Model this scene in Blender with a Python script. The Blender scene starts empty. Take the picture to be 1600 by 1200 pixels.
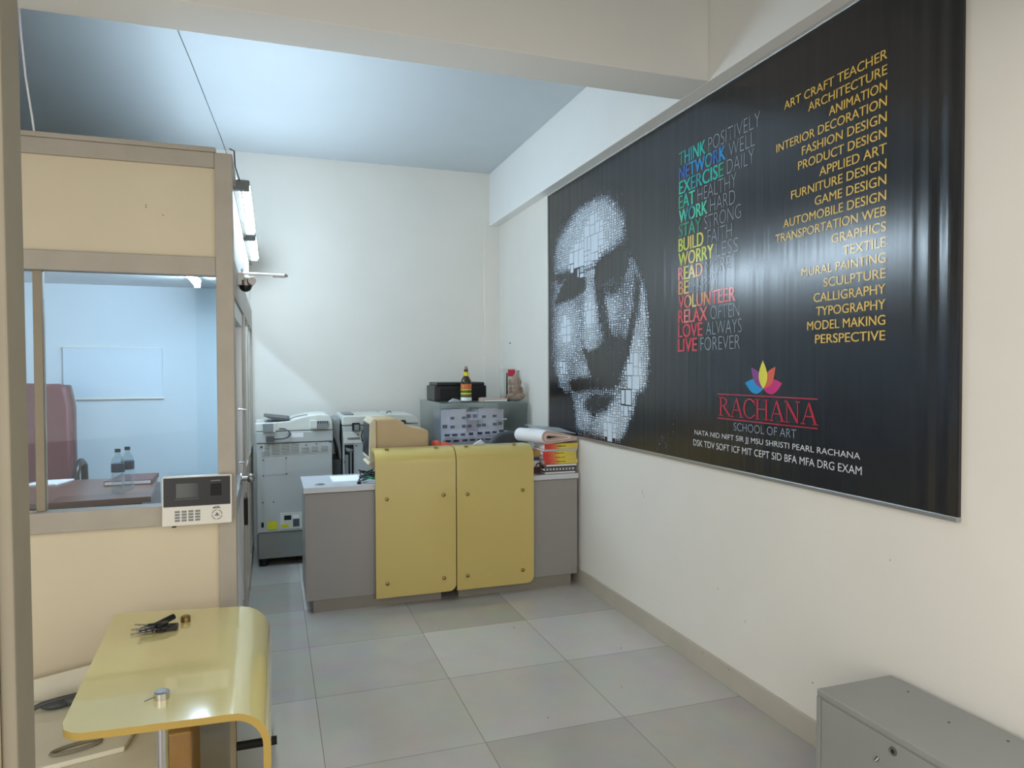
import bpy, bmesh, math, random
from mathutils import Vector, Matrix

SC = bpy.context.scene
COL = SC.collection
PI = math.pi


def lin(c):
    c = c / 255.0
    return c / 12.92 if c <= 0.04045 else ((c + 0.055) / 1.055) ** 2.4


def rgb(t):
    return (lin(t[0]), lin(t[1]), lin(t[2]), 1.0)


# ------------------------------------------------------------------ camera
cam_data = bpy.data.cameras.new('camera')
cam = bpy.data.objects.new('camera', cam_data)
COL.objects.link(cam)
cam_data.sensor_fit = 'HORIZONTAL'
cam_data.sensor_width = 36.0
cam_data.lens = 1098.4 / 1600.0 * 36.0
cam_data.clip_start = 0.05
_r = Vector((0.94630054, -0.3232703, -0.00340561))
_u = Vector((0.0099819, 0.01868726, 0.99977555))
_f = Vector((0.3231341, 0.94612214, -0.02091062))
_m = Matrix(((_r.x, _u.x, -_f.x, -0.77), (_r.y, _u.y, -_f.y, -3.1862), (_r.z, _u.z, -_f.z, 1.4464), (0, 0, 0, 1)))
cam.matrix_world = _m
SC.camera = cam

# ------------------------------------------------------------------ world, daylight, exposure
SC.view_settings.view_transform = 'Standard'
SC.view_settings.look = 'None'
SC.view_settings.gamma = 1.0
SC.view_settings.use_curve_mapping = False
SC.view_settings.exposure = 0.0

SKY = 1.75
DAY = 26.0
TUBE = 84.0
OFFICE = 240.0
W = bpy.data.worlds.new('world')
SC.world = W
W.use_nodes = True
W.node_tree.nodes['Background'].inputs['Color'].default_value = (1.0, 0.95, 0.88, 1)
W.node_tree.nodes['Background'].inputs['Strength'].default_value = SKY


def area(name, loc, target, sx, sy, power, color):
    d = bpy.data.lights.new(name, 'AREA')
    d.shape = 'RECTANGLE'
    d.size = sx
    d.size_y = sy
    d.energy = power
    d.color = color
    o = bpy.data.objects.new(name, d)
    COL.objects.link(o)
    o.location = loc
    o.rotation_euler = (Vector(target) - Vector(loc)).to_track_quat('-Z', 'Y').to_euler()
    return o


# daylight that comes in through the open shop front behind the photographer
area('daylight', (-2.6, -5.2, 1.7), (1.0, -0.3, 0.9), 3.0, 2.0, DAY, (1.0, 0.955, 0.90))


# ------------------------------------------------------------------ materials
def mat(name, col, rough=0.5, metal=0.0, var=0.04, scale=6.0, bump=0.0, bscale=60.0, spec=0.5, coat=0.0, trans=0.0, ior=1.45):
    m = bpy.data.materials.new(name)
    m.use_nodes = True
    nt = m.node_tree
    b = nt.nodes['Principled BSDF']
    b.inputs['Roughness'].default_value = rough
    b.inputs['Metallic'].default_value = metal
    b.inputs['Specular IOR Level'].default_value = spec
    b.inputs['Coat Weight'].default_value = coat
    b.inputs['Transmission Weight'].default_value = trans
    b.inputs['IOR'].default_value = ior
    c = rgb(col)
    b.inputs['Base Color'].default_value = c
    if var > 0 or bump > 0:
        tc = nt.nodes.new('ShaderNodeTexCoord')
    if var > 0:
        n = nt.nodes.new('ShaderNodeTexNoise')
        n.inputs['Scale'].default_value = scale
        n.inputs['Detail'].default_value = 5
        nt.links.new(tc.outputs['Object'], n.inputs['Vector'])
        r = nt.nodes.new('ShaderNodeValToRGB')
        r.color_ramp.elements[0].position = 0.3
        r.color_ramp.elements[1].position = 0.7
        r.color_ramp.elements[0].color = tuple(v * (1 - var) for v in c[:3]) + (1,)
        r.color_ramp.elements[1].color = tuple(min(1, v * (1 + var)) for v in c[:3]) + (1,)
        nt.links.new(n.outputs['Fac'], r.inputs['Fac'])
        nt.links.new(r.outputs['Color'], b.inputs['Base Color'])
    if bump > 0:
        n2 = nt.nodes.new('ShaderNodeTexNoise')
        n2.inputs['Scale'].default_value = bscale
        n2.inputs['Detail'].default_value = 3
        nt.links.new(tc.outputs['Object'], n2.inputs['Vector'])
        bp = nt.nodes.new('ShaderNodeBump')
        bp.inputs['Strength'].default_value = bump
        bp.inputs['Distance'].default_value = 0.004
        nt.links.new(n2.outputs['Fac'], bp.inputs['Height'])
        nt.links.new(bp.outputs['Normal'], b.inputs['Normal'])
    return m


def emit(name, col, strength):
    m = bpy.data.materials.new(name)
    m.use_nodes = True
    nt = m.node_tree
    nt.nodes.remove(nt.nodes['Principled BSDF'])
    e = nt.nodes.new('ShaderNodeEmission')
    e.inputs['Color'].default_value = col
    e.inputs['Strength'].default_value = strength
    nt.links.new(e.outputs[0], nt.nodes['Material Output'].inputs['Surface'])
    return m


def glass(name, tint, rough=0.0, refl=1.0):
    """thin pane: mostly clear with a mirror share by angle"""
    m = bpy.data.materials.new(name)
    m.use_nodes = True
    nt = m.node_tree
    nt.nodes.remove(nt.nodes['Principled BSDF'])
    t = nt.nodes.new('ShaderNodeBsdfTransparent')
    t.inputs[0].default_value = tint
    g = nt.nodes.new('ShaderNodeBsdfGlossy')
    g.inputs['Roughness'].default_value = rough
    g.inputs[0].default_value = (refl, refl, refl, 1)
    lw = nt.nodes.new('ShaderNodeLayerWeight')
    lw.inputs[0].default_value = 0.25
    f = nt.nodes.new('ShaderNodeMapRange')
    f.inputs[3].default_value = 0.008
    f.inputs[4].default_value = 0.75
    nt.links.new(lw.outputs['Facing'], f.inputs[0])
    x = nt.nodes.new('ShaderNodeMixShader')
    nt.links.new(f.outputs[0], x.inputs[0])
    nt.links.new(t.outputs[0], x.inputs[1])
    nt.links.new(g.outputs[0], x.inputs[2])
    nt.links.new(x.outputs[0], nt.nodes['Material Output'].inputs['Surface'])
    return m


def floor_material():
    m = bpy.data.materials.new('vitrified_tiles')
    m.use_nodes = True
    nt = m.node_tree
    b = nt.nodes['Principled BSDF']
    N = nt.nodes.new
    L = nt.links.new
    tc = N('ShaderNodeTexCoord')
    sp = N('ShaderNodeSeparateXYZ')
    L(tc.outputs['Object'], sp.inputs[0])

    def math_(op, a, bval):
        n = N('ShaderNodeMath')
        n.operation = op
        if hasattr(a, 'links'):
            L(a, n.inputs[0])
        else:
            n.inputs[0].default_value = a
        if hasattr(bval, 'links'):
            L(bval, n.inputs[1])
        else:
            n.inputs[1].default_value = bval
        return n.outputs[0]
    gx = math_('DIVIDE', sp.outputs[0], 0.6)
    gy = math_('DIVIDE', sp.outputs[1], 0.6)
    cb = N('ShaderNodeCombineXYZ')
    L(math_('FLOOR', gx, 0), cb.inputs[0])
    L(math_('FLOOR', gy, 0), cb.inputs[1])
    wn = N('ShaderNodeTexWhiteNoise')
    wn.noise_dimensions = '2D'
    L(cb.outputs[0], wn.inputs['Vector'])
    r = N('ShaderNodeValToRGB')
    r.color_ramp.elements[0].color = rgb((164, 160, 152))
    r.color_ramp.elements[1].color = rgb((196, 192, 185))
    L(wn.outputs['Value'], r.inputs[0])
    ns = N('ShaderNodeTexNoise')
    ns.inputs['Scale'].default_value = 5
    ns.inputs['Detail'].default_value = 6
    L(tc.outputs['Object'], ns.inputs['Vector'])
    mx = N('ShaderNodeMix')
    mx.data_type = 'RGBA'
    mx.blend_type = 'SOFT_LIGHT'
    mx.inputs[0].default_value = 0.25
    L(r.outputs[0], mx.inputs[6])
    L(ns.outputs['Color'], mx.inputs[7])
    fx = math_('ABSOLUTE', math_('SUBTRACT', math_('FRACT', gx, 0), 0.5), 0)
    fy = math_('ABSOLUTE', math_('SUBTRACT', math_('FRACT', gy, 0), 0.5), 0)
    ln = math_('GREATER_THAN', math_('MAXIMUM', fx, fy), 0.4975)
    mg = N('ShaderNodeMix')
    mg.data_type = 'RGBA'
    L(ln, mg.inputs[0])
    L(mx.outputs[2], mg.inputs[6])
    mg.inputs[7].default_value = rgb((128, 120, 110))
    L(mg.outputs[2], b.inputs['Base Color'])
    b.inputs['Roughness'].default_value = 0.16
    b.inputs['Specular IOR Level'].default_value = 0.5
    return m


def vinyl_material(name='black_vinyl', col=(25, 25, 29)):
    """glossy printed flex sheet hanging in faint vertical waves"""
    m = bpy.data.materials.new(name)
    m.use_nodes = True
    nt = m.node_tree
    b = nt.nodes['Principled BSDF']
    b.inputs['Base Color'].default_value = rgb(col)
    b.inputs['Roughness'].default_value = 0.22
    b.inputs['Specular IOR Level'].default_value = 0.55
    b.inputs['IOR'].default_value = 1.6
    tc = nt.nodes.new('ShaderNodeTexCoord')
    mp = nt.nodes.new('ShaderNodeMapping')
    mp.inputs['Scale'].default_value = (1, 9.0, 0.22)
    n = nt.nodes.new('ShaderNodeTexNoise')
    n.inputs['Scale'].default_value = 2.0
    n.inputs['Detail'].default_value = 1.5
    nt.links.new(tc.outputs['Object'], mp.inputs[0])
    nt.links.new(mp.outputs[0], n.inputs['Vector'])
    bp = nt.nodes.new('ShaderNodeBump')
    bp.inputs['Strength'].default_value = 0.26
    bp.inputs['Distance'].default_value = 0.010
    nt.links.new(n.outputs['Fac'], bp.inputs['Height'])
    nt.links.new(bp.outputs['Normal'], b.inputs['Normal'])
    return m


M = {}
M['wall'] = mat('cream_wall_paint', (230, 226, 217), 0.75, var=0.02, scale=2.5, bump=0.08, bscale=90)
M['beam'] = mat('white_beam_paint', (238, 238, 235), 0.75, var=0.015, scale=2.5)
M['office_blue'] = mat('pale_blue_wall_paint', (200, 213, 220), 0.7, var=0.015, scale=2.5)
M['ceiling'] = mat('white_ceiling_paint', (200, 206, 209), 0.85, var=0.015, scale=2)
M['cream'] = mat('cream_board_paint', (214, 203, 177), 0.55, var=0.025, scale=3)
M['frame'] = mat('grey_wood_paint', (174, 167, 155), 0.5, var=0.06, scale=9, bump=0.15, bscale=25)
M['frame_dark'] = mat('olive_grey_paint', (148, 138, 118), 0.55, var=0.05, scale=6)
M['jamb'] = mat('dark_jamb_paint', (132, 125, 108), 0.6, var=0.10, scale=5)  # darker tone than the partition frame, slightly mottled
M['jamb_cream'] = mat('greyer_cream_plaster', (182, 172, 144), 0.75, var=0.06, scale=4)  # greyer and darker tone than the cream boards
M['white_panel'] = mat('white_laminate', (226, 226, 224), 0.5, var=0.02)
M['skirt'] = mat('grey_skirting_tile', (188, 180, 166), 0.25, var=0.05, scale=4)
M['floor'] = floor_material()
M['vinyl'] = vinyl_material()
M['yellow'] = mat('yellow_laminate', (198, 178, 106), 0.32, var=0.02, scale=3, coat=0.3)
M['yellow_gloss'] = mat('yellow_gloss_laminate', (234, 221, 154), 0.13, var=0.025, scale=3, coat=0.7, spec=0.7)
M['yellow_edge'] = mat('yellow_edge_band', (180, 152, 78), 0.45, var=0.03, scale=8)
M['desk_grey'] = mat('grey_laminate', (148, 144, 141), 0.42, var=0.02, scale=4)
M['desk_top'] = mat('pale_grey_laminate', (198, 200, 204), 0.16, var=0.02, scale=4)
M['plinth'] = mat('plinth_laminate', (138, 133, 124), 0.4, var=0.03)
M['metal_cab'] = mat('grey_powder_coat', (144, 145, 141), 0.42, var=0.03, scale=5, bump=0.05, bscale=200)
M['chrome'] = mat('chrome', (205, 205, 208), 0.12, 1.0, var=0)
M['brass'] = mat('satin_brass', (150, 128, 84), 0.35, 1.0, var=0)
M['steel'] = mat('brushed_steel', (150, 148, 145), 0.35, 1.0, var=0.05)
M['black'] = mat('black_plastic', (24, 24, 27), 0.35, var=0.03)
M['matte_black'] = mat('matte_black', (20, 20, 22), 0.7, var=0.03)
M['dark_grey'] = mat('dark_grey_plastic', (74, 78, 80), 0.45, var=0.03)
M['mid_grey'] = mat('mid_grey_plastic', (128, 133, 133), 0.45, var=0.03)
M['copier'] = mat('copier_grey', (180, 183, 180), 0.45, var=0.02, scale=4)
M['copier_light'] = mat('copier_white', (210, 211, 202), 0.42, var=0.02, scale=4)
M['copier_base'] = mat('copier_base_grey', (132, 132, 127), 0.5, var=0.04, scale=4)
M['beige'] = mat('aged_beige_plastic', (184, 160, 122), 0.45, var=0.04, scale=5)
M['beige_light'] = mat('pale_beige_plastic', (204, 190, 160), 0.45, var=0.03, scale=5)
M['screen'] = mat('screen_glass', (58, 64, 66), 0.12, var=0)
M['white'] = mat('white_paper', (238, 238, 240), 0.6, var=0.015, scale=5)
M['white_gloss'] = mat('white_plastic', (224, 222, 214), 0.3, var=0.01)
M['label_yellow'] = mat('yellow_sticker', (210, 208, 30), 0.5, var=0.05, scale=30)
M['model'] = mat('white_model_card', (228, 225, 240), 0.6, var=0.02, scale=20)
M['model_dark'] = mat('model_window_film', (84, 86, 108), 0.3, var=0.05, scale=40)
M['terracotta'] = mat('grey_terracotta', (150, 132, 118), 0.8, var=0.12, scale=22, bump=0.4, bscale=70)
M['red'] = mat('red_print', (196, 44, 70), 0.45, var=0.03)
M['orange'] = mat('orange_cloth', (212, 92, 62), 0.8, var=0.08, scale=18, bump=0.4, bscale=50)
M['pink_paper'] = mat('aged_newsprint', (196, 170, 156), 0.8, var=0.06, scale=14)
M['grey_paper'] = mat('grey_newsprint', (176, 182, 184), 0.75, var=0.08, scale=24)
M['brown'] = mat('brown_parcel_paper', (176, 140, 84), 0.7, var=0.06, scale=9)
M['wood'] = mat('dark_walnut_laminate', (104, 72, 58), 0.28, var=0.12, scale=3)
M['maroon'] = mat('maroon_upholstery', (86, 36, 42), 0.6, var=0.06, scale=8)
M['maroon_dark'] = mat('dark_maroon_back', (84, 62, 64), 0.55, var=0.05)
M['leather'] = mat('brown_leather', (86, 48, 46), 0.42, var=0.08, scale=12)
M['bottle_brown'] = mat('dark_bottle', (58, 46, 34), 0.2, var=0.05)
M['bottle_yellow'] = mat('yellow_label', (226, 204, 40), 0.4, var=0.05)
M['bottle_orange'] = mat('orange_label', (206, 112, 58), 0.4, var=0.15, scale=40)
M['bottle_green'] = mat('green_label', (66, 92, 50), 0.4, var=0.15, scale=40)
M['navy'] = mat('navy_sticker', (34, 44, 66), 0.4, var=0.05)
M['green_cable'] = mat('green_cable', (22, 112, 82), 0.4, var=0.05)
M['blue'] = mat('blue_cover', (52, 94, 142), 0.5, var=0.05)
M['denim'] = mat('slate_blue_cloth', (84, 104, 122), 0.8, var=0.08, scale=16)
M['board'] = mat('cream_mount_board', (222, 218, 200), 0.6, var=0.03, scale=7)
M['whiteboard'] = mat('whiteboard_face', (196, 214, 226), 0.25, var=0.01)
M['alu'] = mat('aluminium_section', (176, 176, 176), 0.35, 0.8, var=0.03)
M['tube'] = emit('tube_light_glow', (0.66, 0.84, 1.0, 1), TUBE)
M['tube_office'] = emit('office_tube_glow', (0.64, 0.81, 1.0, 1), OFFICE)
M['pane'] = glass('clear_pane', (0.93, 0.975, 0.99, 1), refl=0.9)
M['case_glass'] = glass('greenish_case_glass', (0.955, 0.98, 0.975, 1), refl=0.7)
M['glass_edge'] = mat('green_glass_edge', (120, 148, 142), 0.2, var=0)
M['water_bottle'] = glass('bottle_plastic', (0.86, 0.92, 0.93, 1), rough=0.08)
M['film'] = glass('wrinkled_film', (0.92, 0.88, 0.84, 1), rough=0.25)


def spine_material():
    m = bpy.data.materials.new('red_to_yellow_spine')
    m.use_nodes = True
    nt = m.node_tree
    b = nt.nodes['Principled BSDF']
    b.inputs['Roughness'].default_value = 0.4
    tc = nt.nodes.new('ShaderNodeTexCoord')
    s = nt.nodes.new('ShaderNodeSeparateXYZ')
    mr = nt.nodes.new('ShaderNodeMapRange')
    mr.inputs[1].default_value = -0.125
    mr.inputs[2].default_value = 0.125
    r = nt.nodes.new('ShaderNodeValToRGB')
    e = r.color_ramp.elements
    e[0].position = 0.12
    e[0].color = rgb((206, 52, 44))
    e[1].position = 0.95
    e[1].color = rgb((206, 184, 96))
    k = e.new(0.3)
    k.color = rgb((214, 110, 72))
    k = e.new(0.5)
    k.color = rgb((222, 202, 62))
    nt.links.new(tc.outputs['Object'], s.inputs[0])
    nt.links.new(s.outputs[0], mr.inputs[0])
    nt.links.new(mr.outputs[0], r.inputs[0])
    nt.links.new(r.outputs[0], b.inputs['Base Color'])
    return m


M['spine'] = spine_material()

# ------------------------------------------------------------------ mesh helpers
ORIGIN = {}


class MB:
    def __init__(self):
        self.v, self.f, self.m = [], [], []

    def add(self, vs, fs, m=0):
        o = len(self.v)
        self.v += [tuple(p) for p in vs]
        for q in fs:
            self.f.append([o + i for i in q])
            self.m.append(m)
        return self

    def box(self, x0, x1, y0, y1, z0, z1, m=0):
        x0, x1 = min(x0, x1), max(x0, x1)
        y0, y1 = min(y0, y1), max(y0, y1)
        z0, z1 = min(z0, z1), max(z0, z1)
        vs = [(x0, y0, z0), (x1, y0, z0), (x1, y1, z0), (x0, y1, z0), (x0, y0, z1), (x1, y0, z1), (x1, y1, z1), (x0, y1, z1)]
        return self.add(vs, [(0, 3, 2, 1), (4, 5, 6, 7), (0, 1, 5, 4), (1, 2, 6, 5), (2, 3, 7, 6), (3, 0, 4, 7)], m)

    def prism(self, poly, d, m=0):
        """poly: 3-D points of one cap, extruded along vector d"""
        n = len(poly)
        d = Vector(d)
        a = [Vector(p) for p in poly]
        nv = Vector((0, 0, 0))
        for i in range(n):
            p, q = a[i], a[(i + 1) % n]
            nv += p.cross(q)
        if nv.dot(d) > 0:
            a.reverse()
        vs = a + [p + d for p in a]
        fs = [list(range(n)), list(range(2 * n - 1, n - 1, -1))]
        for i in range(n):
            j = (i + 1) % n
            fs.append((i, n + i, n + j, j))
        return self.add(vs, fs, m)

    def cyl(self, p0, p1, r0, r1=None, n=18, m=0):
        r1 = r0 if r1 is None else r1
        p0, p1 = Vector(p0), Vector(p1)
        ax = (p1 - p0).normalized()
        a = ax.orthogonal().normalized()
        b = ax.cross(a)
        vs, fs = [], []
        for k, (p, r) in enumerate(((p0, r0), (p1, r1))):
            for i in range(n):
                t = 2 * PI * i / n
                vs.append(p + a * (r * math.cos(t)) + b * (r * math.sin(t)))
        for i in range(n):
            j = (i + 1) % n
            fs.append((i, j, n + j, n + i))
        fs.append(list(range(n - 1, -1, -1)))
        fs.append(list(range(n, 2 * n)))
        return self.add(vs, fs, m)

    def tube(self, pts, r, n=8, m=0, closed=False):
        pts = [Vector(p) for p in pts]
        N = len(pts)
        vs, fs = [], []
        prev = None
        for i, p in enumerate(pts):
            if closed:
                t = pts[(i + 1) % N] - pts[i - 1]
            else:
                t = pts[min(i + 1, N - 1)] - pts[max(i - 1, 0)]
            t.normalize()
            a = t.orthogonal().normalized() if prev is None else (prev - t * prev.dot(t)).normalized()
            prev = a
            b = t.cross(a)
            for k in range(n):
                w = 2 * PI * k / n
                vs.append(p + a * (r * math.cos(w)) + b * (r * math.sin(w)))
        for i in range(N if closed else N - 1):
            j = (i + 1) % N
            for k in range(n):
                l = (k + 1) % n
                fs.append((i * n + k, i * n + l, j * n + l, j * n + k))
        if not closed:
            fs.append(list(range(n - 1, -1, -1)))
            fs.append([(N - 1) * n + k for k in range(n)])
        return self.add(vs, fs, m)

    def lathe(self, prof, c, n=24, m=0, mats=None):
        """prof: [(r, z)] bottom to top round the vertical through c"""
        c = Vector(c)
        vs, fs = [], []
        o = len(self.v)
        for r, z in prof:
            for i in range(n):
                t = 2 * PI * i / n
                vs.append(c + Vector((r * math.cos(t), r * math.sin(t), z)))
        self.v += [tuple(p) for p in vs]
        for k in range(len(prof) - 1):
            for i in range(n):
                j = (i + 1) % n
                self.f.append([o + k * n + i, o + k * n + j, o + (k + 1) * n + j, o + (k + 1) * n + i])
                self.m.append(mats[k] if mats else m)
        self.f.append([o + i for i in range(n - 1, -1, -1)])
        self.m.append(mats[0] if mats else m)
        self.f.append([o + (len(prof) - 1) * n + i for i in range(n)])
        self.m.append(mats[-1] if mats else m)
        return self

    def ball(self, c, rx, ry, rz, nu=16, nv=10, m=0):
        c = Vector(c)
        vs = [c + Vector((0, 0, -rz))]
        for k in range(1, nv):
            a = -PI / 2 + PI * k / nv
            for i in range(nu):
                t = 2 * PI * i / nu
                vs.append(c + Vector((rx * math.cos(a) * math.cos(t), ry * math.cos(a) * math.sin(t), rz * math.sin(a))))
        vs.append(c + Vector((0, 0, rz)))
        fs = []
        for i in range(nu):
            fs.append((0, 1 + (i + 1) % nu, 1 + i))
        for k in range(nv - 2):
            for i in range(nu):
                j = (i + 1) % nu
                fs.append((1 + k * nu + i, 1 + k * nu + j, 1 + (k + 1) * nu + j, 1 + (k + 1) * nu + i))
        t = len(vs) - 1
        b = 1 + (nv - 2) * nu
        for i in range(nu):
            fs.append((t, b + i, b + (i + 1) % nu))
        return self.add(vs, fs, m)

    def build(self, name, mats, parent=None, bevel=0.0, seg=2, smooth=0, loc=None):
        if not isinstance(mats, (list, tuple)):
            mats = [mats]
        org = ORIGIN.get(parent.name) if parent is not None else (Vector(loc) if loc is not None else Vector((0, 0, 0)))
        me = bpy.data.meshes.new(name)
        me.from_pydata([tuple(Vector(p) - org) for p in self.v], [], self.f)
        for k in mats:
            me.materials.append(k)
        me.polygons.foreach_set('material_index', self.m)
        if smooth:
            me.polygons.foreach_set('use_smooth', [True] * len(me.polygons))
            me.set_sharp_from_angle(angle=math.radians(smooth))
        me.update()
        o = bpy.data.objects.new(name, me)
        COL.objects.link(o)
        if parent is not None:
            o.parent = parent
        else:
            o.location = org
        ORIGIN[o.name] = org
        if bevel > 0:
            b = o.modifiers.new('bevel', 'BEVEL')
            b.width = bevel
            b.segments = seg
            b.limit_method = 'ANGLE'
            b.angle_limit = math.radians(40)
            b.harden_normals = False
        return o


def tag(o, label=None, cat=None, group=None, kind=None):
    if label:
        o['label'] = label
    if cat:
        o['category'] = cat
    if group:
        o['group'] = group
    if kind:
        o['kind'] = kind
    return o


def thing(name, loc, label, cat, group=None):
    o = bpy.data.objects.new(name, None)
    o.empty_display_size = 0.1
    COL.objects.link(o)
    o.location = loc
    ORIGIN[o.name] = Vector(loc)
    return tag(o, label, cat, group)


def struct(o, label=None):
    return tag(o, label, None, None, 'structure')


def box(x0, x1, y0, y1, z0, z1):
    return MB().box(x0, x1, y0, y1, z0, z1)


def dup(o, dx, parent=None):
    """copy of a thing with its parts and sub-parts"""
    c = o.copy()
    COL.objects.link(c)
    if parent is not None:
        c.parent = parent
    else:
        c.location = Vector(o.location) + Vector(dx)
    for ch in list(o.children):
        dup(ch, dx, c)
    return c


def smoothstep(a, b, x):
    t = max(0.0, min(1.0, (x - a) / (b - a)))
    return t * t * (3 - 2 * t)


# ------------------------------------------------------------------ the room
XW, YB, ZC, ZB, XB = 1.185, 2.918, 3.208, 2.739, 1.103
struct(box(-3.1, 3.0, -6.0, 3.05, -0.08, 0.0).build('floor', M['floor']), 'grey vitrified tile floor')
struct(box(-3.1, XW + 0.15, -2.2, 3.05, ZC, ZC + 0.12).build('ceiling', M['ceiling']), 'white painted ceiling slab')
struct(box(XW, XW + 0.15, -2.2, 3.05, 0, ZC).build('wall_right', M['wall']), 'cream right wall behind the poster')
struct(box(-3.1, XW, YB, YB + 0.13, 0, ZC).build('wall_back', M['wall']), 'pale back wall')
struct(box(-3.1, -2.98, -2.2, YB, 0, ZC).build('wall_left', M['wall']), 'cream far left wall')
struct(box(XB, XW, -2.2, YB, ZB, ZC).build('trim_1', M['beam'], bevel=0.004), 'beam along the right wall')
struct(box(-2.98, XB, -0.456, -0.221, ZB, ZC).build('trim_2', M['beam'], bevel=0.004), 'cross beam under the ceiling')
struct(box(1.045, XW, YB - 0.03, YB, 0, ZB).build('trim_3', M['wall'], bevel=0.003), 'shallow pilaster in the back corner')
# skirting along the right wall
struct(box(XW - 0.012, XW, -2.2, YB - 0.03, 0, 0.1).build('baseboard_right', M['skirt'], bevel=0.002), 'grey tile skirting')
struct(box(-0.9, 1.045, YB - 0.012, YB, 0, 0.1).build('baseboard_back', M['skirt'], bevel=0.002))
# wall end beside the photographer and its painted door post
nb = MB()
nb.prism([(-1.118, -2.08, 0), (-1.26, -2.08, 0), (-1.26, -2.08, ZC), (-1.132, -2.08, ZC)], (0, 0.12, 0))
struct(nb.build('wall_front', M['jamb_cream']), 'cream wall end at the left edge')
nb = MB()
nb.prism([(-1.098, -2.072, 0), (-1.1175, -2.072, 0), (-1.1315, -2.072, ZC), (-1.114, -2.072, ZC)], (0, 0.075, 0))
struct(nb.build('trim_4', M['jamb'], bevel=0.003), 'grey painted door post at the left edge')

# unseen lintel and outside slab, added to keep sky light off the cross beam
struct(box(-2.98, XW + 0.15, -2.2, -2.08, 2.4, ZC).build('wall_added_lintel', M['wall']), 'unseen lintel added to keep sky light off the cross beam')
struct(box(-3.1, 3.0, -2.8, -2.2, 2.75, 2.85).build('ceiling_added_slab', M['ceiling']), 'unseen slab added outside to cut the sky light')

# ------------------------------------------------------------------ office partition
YP = 0.03
XS = -0.92
ZT = 2.362
# front frame
fr = MB()
fr.box(-0.99, XS, YP, YP + 0.07, 0, ZT)                    # corner post
fr.box(-2.98, -0.99, YP, YP + 0.07, 2.298, ZT)             # top rail
fr.box(-2.98, -0.99, YP, YP + 0.07, 1.845, 1.923)          # head of window
fr.box(-2.98, -0.99, YP - 0.012, YP + 0.07, 0.803, 0.886)  # sill
fr.box(-2.98, -0.99, YP, YP + 0.07, 0, 0.10)
w1 = fr.build('window_1', M['frame'], bevel=0.004)
struct(w1, 'grey painted frame of the office window')
box(-2.98, -0.985, YP - 0.006, YP + 0.076, ZT, ZT + 0.02).build('top_cap', M['frame'], w1, bevel=0.003)
box(-1.66, -1.628, YP + 0.022, YP + 0.062, 0.886, 1.845).build('sash_stile', M['frame_dark'], w1, bevel=0.003)
box(-1.628, -0.99, YP + 0.030, YP + 0.036, 0.886, 1.845).build('pane', M['pane'], w1)
box(-2.3, -1.66, YP + 0.044, YP + 0.050, 0.886, 1.845).build('pane', M['pane'], w1)
pn = MB()
pn.box(-2.98, -0.99, YP + 0.02, YP + 0.05, 1.923, 2.298)
pn.box(-2.98, -0.99, YP + 0.02, YP + 0.05, 0.10, 0.803)
for (x, z) in ((-1.253, 2.127), (-1.253, 2.118), (-1.19, 2.09)):
    pn.cyl((x, YP + 0.021, z), (x, YP + 0.018, z), 0.003, m=1, n=8)
struct(pn.build('wall_office_front', [M['cream'], M['frame_dark']]), 'cream boards of the office partition')

# side of the partition, running back to the far wall
sd = MB()
sd.box(XS - 0.05, XS, 0.10, YB, 2.30, ZT)
sd.box(XS - 0.05, XS, 0.10, YB, 1.77, 1.93)
for y in (1.16, 1.72, 2.30, 2.86):
    sd.box(XS - 0.05, XS + (0.004 if y < 2 else 0), y, y + 0.05, 0, 1.77)
sd.box(XS - 0.05, XS, 1.21, YB, 0.80, 0.86)
sd.box(XS - 0.05, XS, 1.21, YB, 0, 0.10)
side = sd.build('window_2', M['frame'], bevel=0.003)
struct(side, 'painted frame of the glazed office side')
for y0, y1 in ((1.21, 1.72), (1.77, 2.30), (2.35, 2.86)):
    box(XS - 0.028, XS - 0.022, y0, y1, 0.86, 1.77).build('pane', M['pane'], side)
sp_ = MB()
sp_.box(XS - 0.04, XS - 0.012, 0.10, YB, 1.93, 2.30)
sp_.box(XS - 0.04, XS - 0.012, 1.21, YB, 0.10, 0.80)
struct(sp_.build('wall_office_side', M['white_panel']), 'white boards of the office side')
# door in the side
dm = MB()
dm.box(XS - 0.045, XS - 0.008, 0.115, 0.19, 0.02, 1.765)
dm.box(XS - 0.045, XS - 0.008, 1.075, 1.15, 0.02, 1.765)
dm.box(XS - 0.045, XS - 0.008, 0.19, 1.075, 1.69, 1.765)
dm.box(XS - 0.045, XS - 0.008, 0.19, 1.075, 0.78, 0.86)
dm.box(XS - 0.045, XS - 0.008, 0.19, 1.075, 0.02, 0.14)
door = dm.build('door_1', M['alu'], bevel=0.003)
struct(door, 'glazed office door in the side partition')
box(XS - 0.03, XS - 0.024, 0.19, 1.075, 0.86, 1.69).build('pane', M['pane'], door)
box(XS - 0.035, XS - 0.018, 0.19, 1.075, 0.14, 0.78).build('panel', M['white_panel'], door)
hd = MB()
hd.cyl((XS - 0.01, 0.70, 0.885), (XS + 0.03, 0.70, 0.885), 0.012, m=0)
hd.ball((XS + 0.042, 0.70, 0.885), 0.02, 0.024, 0.024)
hd.cyl((XS - 0.009, 0.70, 0.885), (XS - 0.002, 0.70, 0.885), 0.03)
hd.build('door_handle', M['steel'], door, smooth=35)
pb = MB()
pb.tube([(XS - 0.01, 0.62, 0.98), (XS + 0.02, 0.62, 0.98), (XS + 0.022, 0.60, 1.10), (XS + 0.022, 0.56, 1.25), (XS - 0.01, 0.56, 1.25)], 0.006)
pb.build('pull_bar', M['chrome'], door, smooth=40)

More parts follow.
